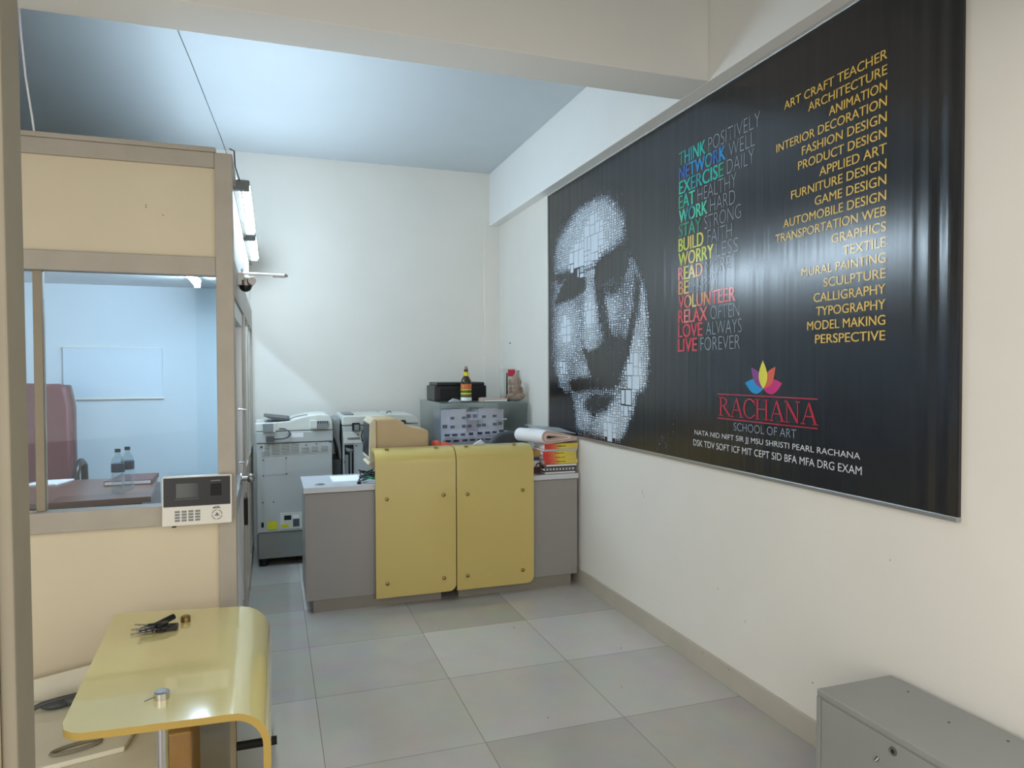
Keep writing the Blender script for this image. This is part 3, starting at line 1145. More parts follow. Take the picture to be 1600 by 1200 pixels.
bt.cyl((-0.783, -0.66, 0.175), (-0.766, -0.66, 0.175), 0.014)
bt.build('cross_bolt', M['matte_black'], tb, smooth=35)
box(-0.915, -0.895, -0.68, -0.64, 0.0, 0.30).build('support_upright', M['frame_dark'], tb, bevel=0.002)
tag(sheet, 'bent yellow board')

# keys on the table
ky = thing('key_bunch', (-1.21, -0.39, ZTAB), 'bunch of keys with black heads on the low yellow table', 'keys')


def key(ang, x, y, L, z, tilt=0.0, head=True):
    b = MB()
    c, s = math.cos(ang), math.sin(ang)

    def T_(u, v, w):
        return (x + c * u - s * v, y + s * u + c * v, z + w + tilt * u)
    z += 0.001
    n = 14
    b.prism([T_(-0.022 + 0.014 * math.cos(2 * PI * k / n), 0.012 * math.sin(2 * PI * k / n), 0.001) for k in range(n)], (0, 0, 0.006), 0)
    b.prism([T_(0, -0.0035, 0.0025), T_(L, -0.0035, 0.0025), T_(L + 0.003, 0, 0.0025), T_(L, 0.0035, 0.0025), T_(L * .8, 0.002, 0.0025), T_(L * .65, 0.0045, 0.0025), T_(L * .5, 0.0022, 0.0025), T_(L * .35, 0.0045, 0.0025), T_(0, 0.0035, 0.0025)], (0, 0, 0.0025), 1)
    return b.build('key', [M['black'], M['steel']], ky)


key(PI + 0.10, -1.195, -0.388, 0.045, 0.500)
key(PI - 0.12, -1.200, -0.378, 0.042, 0.506)
key(PI + 0.35, -1.185, -0.392, 0.040, 0.509)
key(-0.25, -1.185, -0.37, 0.0, 0.503)
b = MB()
b.tube([(-1.19 + 0.013 * math.cos(t * PI / 8), -0.368 + 0.013 * math.sin(t * PI / 8), 0.512 + 0.006 * math.cos(t * PI / 8)) for t in range(16)], 0.0016, n=6, closed=True)
b.build('key_ring', M['chrome'], ky, smooth=40)
b = MB()
b.cyl((-1.195, -0.372, 0.512), (-1.148, -0.335, 0.524), 0.0085, n=12)
b.box(-1.178, -1.135, -0.392, -0.362, 0.5015, 0.514)
b.build('key_fob', M['black'], ky, bevel=0.002)
b = MB()
b.box(-1.222, -1.186, -0.400, -0.380, 0.5105, 0.519)
b.cyl((-1.205, -0.384, 0.520), (-1.170, -0.372, 0.517), 0.007, n=10)
b.build('key_fob', M['black'], ky, bevel=0.002)
key(PI + 0.55, -1.19, -0.385, 0.040, 0.515)
key(PI - 0.35, -1.20, -0.37, 0.040, 0.513)
ky.scale = (1.4, 1.4, 1.25)

# ------------------------------------------------------------------ things under the table
bd = MB()
bd.prism([(-2.1, -0.02, 0.0), (-1.13, -0.02, 0.0), (-1.13, -0.02, 0.33), (-2.1, -0.02, 0.17)], (0, 0.012, 0))
tag(bd.build('mount_board', M['board'], bevel=0.001), 'cream board leaning on the office partition behind the yellow table', 'board')
bx = thing('storage_carton', (-1.40, -0.55, 0), 'low white carton on the floor beneath the yellow table', 'box')
box(-1.75, -1.115, -0.80, -0.06, 0.0, 0.16).build('body', M['board'], bx, bevel=0.004)
box(-1.755, -1.11, -0.805, -0.055, 0.16, 0.168).build('lid', M['board'], bx, bevel=0.002)
pc = thing('paper_bag', (-1.36, -0.70, 0.168), 'flattened cream paper bag with a loop handle lying on the white carton', 'bag')
b = MB()
b.prism([(-1.58, -0.64, 0.169), (-1.25, -0.56, 0.169), (-1.22, -0.30, 0.169), (-1.62, -0.28, 0.169)], (0, 0, 0.018))
b.build('bag_body', M['board'], pc, bevel=0.004)
b = MB()
hp = [(-1.398 + 0.068 * math.cos(a) - 0.009 * math.sin(a), -0.525 + 0.025 * math.cos(a) + 0.022 * math.sin(a), 0.194) for a in [2 * PI * k / 20 for k in range(20)]]
b.tube(hp, 0.006, n=8, closed=True)
b.build('loop_handle', M['jamb'], pc, smooth=40)
cl = MB()
cl.ball((-1.56, -0.13, 0.184), 0.05, 0.03, 0.016)
cl.ball((-1.50, -0.12, 0.188), 0.04, 0.028, 0.02)
cl.tube([(-1.64, -0.15, 0.18), (-1.60, -0.14, 0.194), (-1.55, -0.13, 0.20), (-1.49, -0.11, 0.20)], 0.010)
tag(cl.build('dark_strap', M['dark_grey'], smooth=60), 'crumpled dark strap on the white carton', 'strap')
pk = thing('wrapped_parcel', (-1.07, -0.55, 0), 'brown parcel in clear film standing beside the white carton', 'parcel')
box(-1.105, -1.03, -0.70, -0.42, 0.0, 0.27).build('parcel_body', M['brown'], pk, bevel=0.006)
b = MB()
rn = random.Random(3)
vs, fs = [], []
for i in range(13):
    for j in range(13):
        vs.append((-1.11 + 0.085 * i / 12 + rn.uniform(-.002, .002), -0.7035 - rn.uniform(0, .004), 0.01 + 0.255 * j / 12))
for i in range(12):
    for j in range(12):
        k = i * 13 + j
        fs.append((k, k + 13, k + 14, k + 1))
b.add(vs, fs)
b.build('clear_film', M['film'], pk)
sl = MB()
for k in range(5):
    sl.ball((-1.47 + 0.03 * k, -0.92 + 0.01 * k, 0.05), 0.06, 0.045, 0.05)
tag(sl.build('cloth_bundle', M['denim'], smooth=60), 'slate blue cloth bundle on the floor in front of the white carton', 'cloth')

# ------------------------------------------------------------------ attendance terminal
tm = thing('attendance_terminal', (-1.067, YP - 0.012, 0.80), 'black and white fingerprint terminal on the office window corner', 'terminal')
TW0, TW1, TZ0, TZ1 = -1.200, -0.934, 0.808, 1.010
TY = YP - 0.014


def ty(z, extra=0.0):                                           # the lower half slopes forward
    f = (TZ1 - z) / (TZ1 - TZ0)
    return TY - 0.030 - 0.016 * f - extra


b = MB()
b.prism([(TW0, TY, TZ0), (TW0, ty(TZ0), TZ0), (TW0, ty(TZ1), TZ1), (TW0, TY, TZ1)], (TW1 - TW0, 0, 0))
b.build('case', M['white_gloss'], tm, bevel=0.005, seg=3)


def plate(x0, x1, z0, z1, off, material, name, parent, thick=0.003):
    q = MB()
    q.prism([(x0, ty(z0) + 0.001, z0), (x0, ty(z0, off), z0), (x0, ty(z1, off), z1), (x0, ty(z1) + 0.001, z1)], (x1 - x0, 0, 0))
    return q.build(name, material, parent, bevel=0.001)


fp = plate(TW0 + 0.006, TW1 - 0.006, 0.887, 1.004, 0.002, M['black'], 'dark_fascia', tm)
plate(-1.148, -1.062, 0.921, 0.982, 0.003, M['screen'], 'screen', fp)
plate(-1.152, -1.060, 0.914, 0.920, 0.004, M['dark_grey'], 'screen_lip', fp)
plate(-1.016, -0.974, 0.925, 0.975, 0.003, M['matte_black'], 'finger_sensor', fp)
plate(-1.016, -0.976, 0.985, 0.989, 0.004, M['mid_grey'], 'status_lamp', fp)
for i in range(4):
    for j in range(4):
        x = -1.152 + i * 0.0255
        z = 0.826 + j * 0.0118
        plate(x, x + 0.019, z, z + 0.0085, 0.002, M['mid_grey'], 'key', tm)
b = MB()
for k in range(24):
    if k % 6 == 5:
        continue
    a0, a1 = 2 * PI * k / 24, 2 * PI * (k + 1) / 24
    qs = [(-0.992 + r * math.cos(a), 0.846 + r * math.sin(a)) for r, a in ((0.0205, a0), (0.0205, a1), (0.018, a1), (0.018, a0))]
    b.add([(x, ty(z, 0.0012), z) for x, z in qs], [(0, 3, 2, 1)])
for x0, x1, z0, z1 in ((-1.001, -0.983, 0.841, 0.845), (-0.996, -0.988, 0.846, 0.853)):
    b.add([(x, ty(z, 0.0012), z) for x, z in ((x0, z0), (x1, z0), (x1, z1), (x0, z1))], [(0, 1, 2, 3)])
b.build('round_emblem', M['dark_grey'], tm)
me = text_mesh('eSSL', 0.03)
xs = [v.co.x for v in me.vertices]
zs = [v.co.y for v in me.vertices]
for v in me.vertices:
    x = -1.008 + 0.030 * (v.co.x - min(xs)) / (max(xs) - min(xs))
    z = 0.8715 + 0.0095 * (v.co.y - min(zs)) / (max(zs) - min(zs))
    v.co = Vector((x, ty(z, 0.0012), z)) - ORIGIN[tm.name]
me.materials.clear()
me.materials.append(M['black'])
for p_ in me.polygons:
    p_.material_index = 0
lo = bpy.data.objects.new('lettering', me)
COL.objects.link(lo)
lo.parent = tm
ORIGIN[lo.name] = ORIGIN[tm.name]
box(-1.165, -1.150, TY - 0.03, TY - 0.005, 0.800, 0.808).build('cable_stub', M['matte_black'], tm)

# hanging key in the door
hk = thing('hanging_key', (XS + 0.02, 0.74, 0.86), 'dark key fob hanging from the office door lock', 'key')
b = MB()
b.tube([(XS + 0.012, 0.80, 0.80), (XS + 0.016, 0.805, 0.78), (XS + 0.014, 0.81, 0.76)], 0.004)
b.build('chain', M['steel'], hk)
b = MB()
b.prism([(XS + 0.002, 0.79, 0.765), (XS + 0.002, 0.835, 0.765), (XS + 0.002, 0.83, 0.65), (XS + 0.002, 0.80, 0.62)], (0.02, 0, 0))
b.build('fob', M['matte_black'], hk, bevel=0.003)

# ------------------------------------------------------------------ tube lights, camera and bracket on the partition


def tube_light(y0, y1, z, label):
    t = thing('tube_light', (XS, (y0 + y1) / 2, z), label, 'tube light', 'tube lights on the office side')
    box(XS - 0.012, XS + 0.012, y0 + 0.02, y1 - 0.02, z - 0.022, z + 0.022).build('batten', M['white_gloss'], t, bevel=0.003)
    for y in (y0, y1 - 0.03):
        q = MB()
        q.box(XS - 0.012, XS + 0.06, y, y + 0.03, z - 0.026, z + 0.026)
        q.build('end_cap', M['mid_grey'], t, bevel=0.006)
    q = MB()
    q.cyl((XS + 0.042, y0 + 0.03, z), (XS + 0.042, y1 - 0.03, z), 0.019, n=16)
    q.build('tube', M['tube'], t, smooth=40)
    return t


tube_light(0.34, 1.50, 2.31, 'lit tube light on the office side, nearer one')
tube_light(1.68, 2.60, 2.31, 'lit tube light on the office side, one against back wall')
cc = thing('security_camera', (XS + 0.03, 0.42, 1.86), 'small silver security camera under the tube light with black dome', 'camera')
b = MB()
b.box(XS, XS + 0.03, 0.39, 0.45, 1.85, 1.91)
b.cyl((XS + 0.03, 0.42, 1.885), (XS + 0.075, 0.42, 1.885), 0.010)
b.build('mount', M['white_gloss'], cc, bevel=0.003)
b = MB()
b.cyl((XS + 0.035, 0.42, 1.85), (XS + 0.035, 0.42, 1.875), 0.034, n=24)
b.build('collar', M['steel'], cc, smooth=40)
b = MB()
b.ball((XS + 0.035, 0.42, 1.848), 0.029, 0.029, 0.027)
b.build('dome', M['black'], cc, smooth=60)
b = MB()
b.cyl((XS + 0.066, 0.37, 1.87), (XS + 0.062, 0.44, 1.874), 0.018, n=20)
b.cyl((XS + 0.0662, 0.368, 1.87), (XS + 0.066, 0.37, 1.87), 0.011, n=16)
b.build('lens_barrel', M['steel'], cc, smooth=40)
ar = thing('bracket_arm', (XS, 0.85, 1.96), 'thin pale rod sticking out from the office side near the camera', 'bracket')
b = MB()
b.cyl((XS, 0.85, 1.965), (XS + 0.225, 0.85, 1.963), 0.007)
b.build('rod', M['white_gloss'], ar, smooth=40)
b = MB()
b.box(XS + 0.16, XS + 0.225, 0.842, 0.858, 1.950, 1.958)
b.cyl((XS + 0.22, 0.85, 1.963), (XS + 0.238, 0.85, 1.958), 0.010, 0.006)
b.build('tip', M['steel'], ar, bevel=0.001)
box(XS, XS + 0.008, 0.83, 0.87, 1.94, 1.99).build('base_plate', M['steel'], ar, bevel=0.002)

# wires
b = MB()
b.tube([(-1.690, 0.06, 2.86), (-1.684, 0.06, 2.75), (-1.672, 0.06, 2.60), (-1.652, 0.06, 2.44), (-1.646, 0.06, 2.383)], 0.004)
b.tube([(-1.690, 0.06, 2.86), (-1.70, 0.3, 3.05), (-1.72, 0.6, 3.207)], 0.004)
tag(b.build('white_cord', M['white'], smooth=50), 'white cord from the ceiling to the partition top', 'cord')
b = MB()
b.tube([(-1.24, -0.221, 3.20), (-1.235, 0.50, 3.204), (-1.19, 1.2, 3.204), (-1.12, 2.50, 3.203), (-1.05, 2.90, 3.05), (-1.0, 2.912, 2.4)], 0.002)
tag(b.build('black_wire', M['matte_black'], smooth=50), 'thin black wire along the ceiling to the office corner', 'wire')
b = MB()
b.tube([(-0.93, 0.034, 2.384), (-0.912, 0.035, 2.376), (-0.912, 0.10, 2.33), (-0.905, 0.30, 2.33), (-0.903, 0.345, 2.33)], 0.003)
tag(b.build('feed_wire', M['dark_grey'], smooth=50), 'thin feed wire from the partition top to the tube light', 'wire')

# ------------------------------------------------------------------ photocopiers
YC = 2.25


def CX(u):
    return -0.882 + (u - 401) * 0.00457


def CZ(v):
    return 0.912 - (v - 694) * 0.00457


cp = thing('photocopier', (-0.61, 2.5, 0), 'large grey photocopier seen from behind, nearest the office side', 'photocopier', 'old photocopiers by the back wall')
box(-0.882, -0.345, YC, YC + 0.56, 0.255, 0.908).build('body', M['copier'], cp, bevel=0.006)
box(-0.875, -0.352, YC + 0.008, YC + 0.55, 0.06, 0.252).build('lower_cabinet', M['copier_base'], cp, bevel=0.004)
for x in (-0.84, -0.39):
    for y in (YC + 0.06, YC + 0.5):
        b = MB()
        b.cyl((x, y, 0.0), (x, y, 0.06), 0.03)
        b.build('caster', M['matte_black'], cp, smooth=40)
box(-0.886, -0.340, YC - 0.006, YC + 0.57, 0.912, 0.995).build('scanner_unit', M['copier'], cp, bevel=0.006)
b = MB()
lid = [(CX(400), 0.999), (CX(400), CZ(662)), (CX(430), CZ(661)), (CX(452), CZ(659.5)), (CX(466), CZ(655)), (CX(482), CZ(651.5)), (CX(500), CZ(650)), (CX(512), CZ(651.5)), (CX(517.5), CZ(656)), (CX(519.5), CZ(671)), (CX(519.5), 0.999)]
b.prism([(x, YC - 0.004, z) for x, z in lid], (0, 0.5, 0))
ld = b.build('feeder_lid', M['copier_light'], cp, bevel=0.006)
b = MB()
tr = [(CX(412), CZ(651)), (CX(430), CZ(653)), (CX(453), CZ(656)), (CX(450), CZ(658.5)), (CX(436), CZ(658.5)), (CX(421), CZ(655))]
b.prism([(x, YC + 0.02, z) for x, z in tr], (0, 0.36, 0))
b.build('paper_tray', M['dark_grey'], ld, bevel=0.002)
b = MB()
b.tube([(CX(452), YC + 0.02, CZ(656)), (CX(463), YC + 0.02, CZ(652.5)), (CX(480), YC + 0.02, CZ(650))], 0.004)
b.build('tray_wire', M['mid_grey'], ld)
hg = box(CX(411), CX(429.5), YC - 0.03, YC + 0.0, CZ(676), CZ(662.5)).build('hinge', M['mid_grey'], cp, bevel=0.003)
box(CX(427), CX(430), YC - 0.032, YC, CZ(676), CZ(662)).build('hinge_cheek', M['copier_light'], hg)
hg = box(CX(494), CX(512), YC - 0.03, YC + 0.0, CZ(672), CZ(660)).build('hinge', M['mid_grey'], cp, bevel=0.003)
box(CX(484), CX(494), YC - 0.034, YC, CZ(672), CZ(659)).build('hinge_cheek', M['copier_light'], hg, bevel=0.002)
b = MB()
for k in range(7):
    b.box(CX(489 + 3.4 * k), CX(490.2 + 3.4 * k), YC - 0.0335, YC - 0.029, CZ(664), CZ(660.5))
b.build('hinge_spring', M['matte_black'], hg)
box(CX(415.5), CX(428), YC - 0.035, YC - 0.006, CZ(691.5), CZ(682.5)).build('connector', M['dark_grey'], cp, bevel=0.003)
b = MB()
b.tube([(CX(436), YC - 0.01, CZ(671)), (CX(444), YC - 0.03, CZ(671.5)), (CX(450), YC - 0.035, CZ(675)), (CX(452.5), YC - 0.035, CZ(680)), (CX(449), YC - 0.035, CZ(685)), (CX(442), YC - 0.03, CZ(687.2)), (CX(428), YC - 0.02, CZ(687.4))], 0.0055)
b.build('connector_cable', M['dark_grey'], cp, smooth=50)
box(CX(455), CX(473), YC - 0.0075, YC - 0.006, CZ(686), CZ(678.5)).build('sticker', M['white'], cp)
for (u0, u1, v0, n) in ((409, 421, 697, 8), (424, 436.5, 696, 8), (438.5, 451.5, 695.5, 8), (454, 466, 695, 8), (470, 482, 704, 4), (485.5, 496, 703, 4), (500.5, 511.5, 702.5, 4)):
    b = MB()
    for k in range(n):
        v = v0 + k * 2.35
        uu = u0 + (4 if (n == 8 and u0 < 420 and k < 5) else 0)
        b.box(CX(uu), CX(u1), YC - 0.0025, YC + 0.002, CZ(v + 0.9), CZ(v), 0)
        b.box(CX(uu), CX(u1), YC - 0.0045, YC + 0.002, CZ(v + 1.9), CZ(v + 1.0), 1)
    b.build('vent', [M['dark_grey'], M['copier_light']], cp)
for (u, v) in ((411, 721), (446, 719), (411, 746), (446.5, 744.5), (408.5, 700), (514.5, 694.5), (410, 789), (426, 789), (477, 699), (493.5, 698)):
    b = MB()
    r = 0.009 if v < 702 and u in (408.5, 514.5) else 0.0055
    b.cyl((CX(u), YC + 0.001, CZ(v)), (CX(u), YC - 0.004, CZ(v)), r, n=12)
    b.build('screw', M['dark_grey'], cp, smooth=40)
box(CX(413), CX(446), YC - 0.0025, YC + 0.001, CZ(745.5), CZ(718.5)).build('access_plate', M['copier'], cp, bevel=0.001)
lp = box(CX(436), CX(470), YC - 0.003, YC + 0.001, CZ(834), CZ(807.5)).build('socket_plate', M['copier_light'], cp, bevel=0.001)
box(CX(442), CX(453), YC - 0.006, YC - 0.002, CZ(819.5), CZ(812)).build('power_socket', M['matte_black'], lp, bevel=0.002)
box(CX(455.5), CX(465.5), YC - 0.0042, YC - 0.002, CZ(817), CZ(811.5)).build('label', M['white'], lp)
box(CX(455.5), CX(465.5), YC - 0.0042, YC - 0.002, CZ(831), CZ(818.5)).build('label', M['dark_grey'], lp)
box(CX(417), CX(431), YC - 0.0042, YC - 0.001, CZ(833), CZ(820)).build('sticker', M['label_yellow'], cp)
box(CX(437), CX(449), YC - 0.0055, YC - 0.001, CZ(831), CZ(826)).build('sticker', M['label_yellow'], cp)
box(CX(407), CX(411), YC - 0.004, YC - 0.001, CZ(829), CZ(821)).build('switch', M['matte_black'], cp)

# second copier, half hidden
cp2 = thing('photocopier', (-0.05, 2.55, 0), 'middle photocopier, partly hidden behind the beige monitor', 'photocopier', 'old photocopiers by the back wall')
box(-0.262, 0.065, YC + 0.03, YC + 0.58, 0.06, 1.018).build('body', M['copier'], cp2, bevel=0.006)
box(-0.268, 0.07, YC + 0.025, YC + 0.58, 1.022, 1.095).build('scanner_unit', M['copier_light'], cp2, bevel=0.012, seg=3)
box(-0.245, -0.17, YC + 0.12, YC + 0.4, 1.095, 1.106).build('paper_tray', M['mid_grey'], cp2, bevel=0.004)
box(-0.195, -0.14, YC - 0.005, YC + 0.03, 0.982, 1.042).build('hinge', M['matte_black'], cp2, bevel=0.002)
box(-0.182, -0.147, YC - 0.012, YC, 0.985, 1.030).build('hinge', M['mid_grey'], cp2, bevel=0.002)
b = MB()
b.tube([(-0.09, YC - 0.005, 1.015), (-0.115, YC - 0.01, 0.99), (-0.128, YC - 0.01, 0.95), (-0.125, YC - 0.01, 0.91), (-0.10, YC - 0.005, 0.88)], 0.005)
b.build('connector_cable', M['matte_black'], cp2, smooth=50)
box(-0.258, -0.125, YC + 0.024, YC + 0.031, 0.885, 0.972).build('rear_cover', M['copier_light'], cp2, bevel=0.002)
b = MB()
for k in range(3):
    b.box(-0.23, -0.135, YC + 0.022, YC + 0.026, 0.915 + 0.006 * k, 0.918 + 0.006 * k)
b.build('vent', M['dark_grey'], cp2)
for (x, z) in ((-0.152, 0.95), (-0.165, 0.865), (-0.252, 0.745)):
    b = MB()
    b.cyl((x, YC + 0.024, z), (x, YC + 0.017, z), 0.006, n=12)
    b.build('screw', M['dark_grey'], cp2)
box(-0.252, -0.185, YC + 0.026, YC + 0.0305, 0.55, 0.875).build('open_bay', M['matte_black'], cp2)
b = MB()
b.box(-0.25, -0.225, YC + 0.018, YC + 0.03, 0.55, 0.80)
b.box(-0.212, -0.20, YC + 0.018, YC + 0.03, 0.55, 0.83)
b.prism([(-0.245, YC + 0.018, 0.855), (-0.19, YC + 0.018, 0.84), (-0.20, YC + 0.018, 0.81), (-0.24, YC + 0.018, 0.83)], (0, 0.01, 0))
b.build('bay_frame', M['mid_grey'], cp2, bevel=0.001)
# curved side tray on its left
b = MB()
prof = [(-0.290, 1.075), (-0.318, 1.065), (-0.333, 1.02), (-0.335, 0.96), (-0.312, 0.90), (-0.292, 0.83), (-0.285, 0.76), (-0.270, 0.76), (-0.272, 0.84), (-0.282, 0.94), (-0.276, 1.07)]
b.prism([(x, YC + 0.10, z) for x, z in prof], (0, 0.42, 0))
b.build('side_tray', M['mid_grey'], cp2, bevel=0.005)
box(-0.34, -0.27, YC + 0.10, YC + 0.5, 0.55, 0.758).build('side_box', M['dark_grey'], cp2, bevel=0.004)

# third copier behind the monitor
cp3 = thing('photocopier', (0.15, 2.55, 0), 'rightmost photocopier, only its top showing beside the glass case', 'photocopier', 'old photocopiers by the back wall')
box(0.085, 0.325, YC + 0.06, YC + 0.58, 0.06, 1.022).build('body', M['copier'], cp3, bevel=0.006)
b = MB()
b.prism([(-0.005 + 0.085, YC + 0.055, 1.026), (0.325, YC + 0.055, 1.026), (0.325, YC + 0.055, 1.055), (0.29, YC + 0.055, 1.088), (0.02 + 0.07, YC + 0.055, 1.098), (0.08, YC + 0.055, 1.09)], (0, 0.5, 0))
b.build('scanner_unit', M['copier_light'], cp3, bevel=0.005)
box(0.165, 0.215, YC + 0.02, YC + 0.055, 1.008, 1.052).build('hinge', M['matte_black'], cp3, bevel=0.002)
box(0.178, 0.205, YC + 0.012, YC + 0.02, 1.010, 1.040).build('hinge', M['mid_grey'], cp3, bevel=0.002)
b = MB()
b.tube([(0.09, YC + 0.2, 1.098), (0.105, YC + 0.2, 1.112), (0.125, YC + 0.2, 1.114), (0.13, YC + 0.2, 1.10)], 0.004)
b.build('paper_guide', M['dark_grey'], cp3)

# ------------------------------------------------------------------ CRT monitor
mo = thing('computer_monitor', (0.03, 1.42, 0.75), 'bulky beige computer monitor behind the yellow counter sheet, screen turned left', 'monitor')
Y0, Y1 = 1.28, 1.60
prof = [(-0.150, 0.86), (-0.155, 1.128), (-0.135, 1.135), (-0.02, 1.134), (0.010, 1.120), (0.035, 1.095), (0.075, 1.076), (0.12, 1.067), (0.165, 1.062), (0.185, 1.052), (0.190, 1.03), (0.188, 0.88), (0.17, 0.86)]
b = MB()
b.prism([(x, Y0 + 0.012, z) for x, z in prof], (0, Y1 - Y0 - 0.024, 0))
b.build('casing', M['beige'], mo, bevel=0.012, seg=3, smooth=40)
b = MB()
b.prism([(-0.150, Y0, 0.862), (-0.150, Y0, 1.138), (-0.172, Y0, 1.135), (-0.190, Y0, 1.11), (-0.196, Y0, 0.88), (-0.180, Y0, 0.862)], (0, Y1 - Y0, 0))
b.build('bezel', M['beige_light'], mo, bevel=0.006, seg=3)
b = MB()
b.prism([(-0.183, Y0 + 0.02, 1.105), (-0.191, Y0 + 0.02, 0.90), (-0.200, Y0 + 0.02, 0.90), (-0.194, Y0 + 0.02, 1.105)], (0, Y1 - Y0 - 0.04, 0))
b.build('screen', M['screen'], mo, bevel=0.003)
b = MB()
b.prism([(-0.19, Y0 + 0.03, 0.86), (-0.20, Y0 + 0.03, 0.845), (-0.17, Y0 + 0.03, 0.815), (0.0, Y0 + 0.03, 0.80), (0.1, Y0 + 0.03, 0.815), (0.12, Y0 + 0.03, 0.86)], (0, Y1 - Y0 - 0.06, 0))
b.cyl((-0.02, 1.44, 0.80), (-0.02, 1.44, 0.762), 0.05)
b.cyl((-0.02, 1.44, 0.762), (-0.02, 1.44, 0.7502), 0.13, n=32)
b.build('stand', M['beige_light'], mo, bevel=0.003, smooth=40)

# tangle of cables on the counter
cb = thing('cable_tangle', (-0.215, 1.205, 0.75), 'coiled black and green cables on the left counter beside the yellow sheet', 'cable')
rn = random.Random(5)
for material, cnt, z0, seed in (('black', 5, 0.760, 1), ('green_cable', 2, 0.764, 2)):
    for k in range(cnt):
        q = MB()
        r = 0.058 - 0.004 * k
        cx, cy = -0.215 + rn.uniform(-.012, .012) + (0.02 if material != 'black' else 0), 1.205 + rn.uniform(-.012, .012)
        ph = rn.uniform(0, 6)
        tl = rn.uniform(-0.35, 0.35)
        q.tube([(cx + r * math.cos(a), cy + r * math.sin(a), z0 + 0.012 + 0.012 * k * (1 if material == 'black' else .6) + 0.010 * math.sin(a * 2 + ph)) for a in [2 * PI * i / 20 for i in range(20)]], 0.0045, n=6, closed=True)
        q.build('cable_loop', M[material], cb, smooth=50)
q = MB()
q.box(-0.285, -0.262, 1.15, 1.165, 0.7505, 0.766)
q.build('plug', M['matte_black'], cb, bevel=0.003)

# ------------------------------------------------------------------ glass display case with the model
gx0, gx1, gy0, gy1, gz = 0.440, 1.150, 2.05, 2.80, 1.192
gc = thing('glass_display_case', ((gx0 + gx1) / 2, (gy0 + gy1) / 2, 0), 'glass display case in the back corner holding a building model', 'display case')
box(gx0, gx1, gy0, gy1, 0.0, 0.62).build('base_cabinet', M['white_panel'], gc, bevel=0.003)
box(gx0, gx1, gy0, gy0 + 0.006, 0.62, gz - 0.008).build('front_pane', M['case_glass'], gc)
box(gx0, gx0 + 0.006, gy0 + 0.006, gy1 - 0.006, 0.62, gz - 0.008).build('side_pane', M['case_glass'], gc)
box(gx1 - 0.006, gx1, gy0 + 0.006, gy1 - 0.006, 0.62, gz - 0.008).build('side_pane', M['case_glass'], gc)
box(gx0, gx1, gy1 - 0.006, gy1, 0.62, gz - 0.008).build('back_pane', M['case_glass'], gc)
tp = box(gx0, gx1, gy0, gy1, gz - 0.008, gz).build('top_pane', M['case_glass'], gc)
b = MB()
e = 0.003
for (x, y) in ((gx0, gy0), (gx1 - e, gy0), (gx0, gy1 - e)):
    b.box(x - .0005, x + e, y - .0005, y + e, 0.62, gz - 0.008)
for z in (gz - 0.008,):
    b.box(gx0 - .001, gx1, gy0 - 0.0015, gy0, z, gz)
    b.box(gx0 - 0.0015, gx0, gy0, gy1, z, gz)
b.build('glass_edge', M['glass_edge'], gc)

md = thing('building_model', (0.78, 2.35, 0.62), 'white architectural model of an apartment block inside the glass case', 'model')
mb = MB()
mx0, mx1, my, mz = 0.485, 1.015, 2.20, 0.62


def FX(u):       # position along the model front, from the photo's scale
    return 0.488 + (u - 330) * 0.000672


def FZ(v):
    return 1.1225 - (v - 185) * 0.000668


blk = MB()
blk.box(FX(325), FX(420), my + 0.02, my + 0.30, mz, FZ(190))
blk.box(FX(420), FX(625), my, my + 0.30, mz, FZ(180))
blk.box(FX(625), FX(775), my + 0.03, my + 0.30, mz, FZ(208))
blk.box(FX(775), FX(1005), my, my + 0.30, mz, FZ(178))
blk.box(FX(1005), FX(1095), my + 0.02, my + 0.30, mz, FZ(197))
blk.box(FX(330), FX(1130), my - 0.03, my, mz, FZ(440))
blk.build('block', M['model'], md)
par = MB()
for (u0, u1, v) in ((420, 625, 180), (775, 1005, 178), (1005, 1095, 197), (325, 420, 190)):
    par.box(FX(u0), FX(u1), my - 0.004, my + 0.006, FZ(v), FZ(v) + 0.008)
for k in range(10):
    par.box(FX(880 + 18 * k), FX(884 + 18 * k), my + 0.1, my + 0.11, FZ(180), FZ(168))
par.box(FX(880), FX(1060), my + 0.1, my + 0.11, FZ(170), FZ(166))
par.build('parapet', M['model'], md)
for (u0, u1, v0, v1) in ((430, 478, 258, 290), (570, 615, 256, 288), (635, 690, 235, 280), (715, 765, 235, 280), (815, 862, 250, 282), (948, 998, 245, 275),
                         (428, 480, 360, 395), (570, 618, 355, 392), (636, 688, 355, 392), (752, 800, 350, 387), (815, 862, 347, 382), (948, 998, 342, 376),
                         (1030, 1075, 335, 372), (340, 400, 352, 395)):
    dy = 0.03 if 625 <= u0 < 775 and v0 < 300 else 0.0
    dy = 0.02 if u0 < 420 or u0 >= 1005 else dy
    q = MB()
    q.box(FX(u0), FX(u1), my + dy - 0.003, my + dy + 0.002, FZ(v1), FZ(v0))
    o = q.build('window', M['model_dark'], md)
    q = MB()
    for t in (0.0, 0.33, 0.66, 0.96):
        x = FX(u0 + (u1 - u0) * t)
        q.box(x, x + 0.0025, my + dy - 0.005, my + dy - 0.003, FZ(v1), FZ(v0))
    q.box(FX(u0 - 5), FX(u1 + 5), my + dy - 0.010, my + dy - 0.002, FZ(v0), FZ(v0) + 0.004)
    q.build('mullion', M['model'], o)
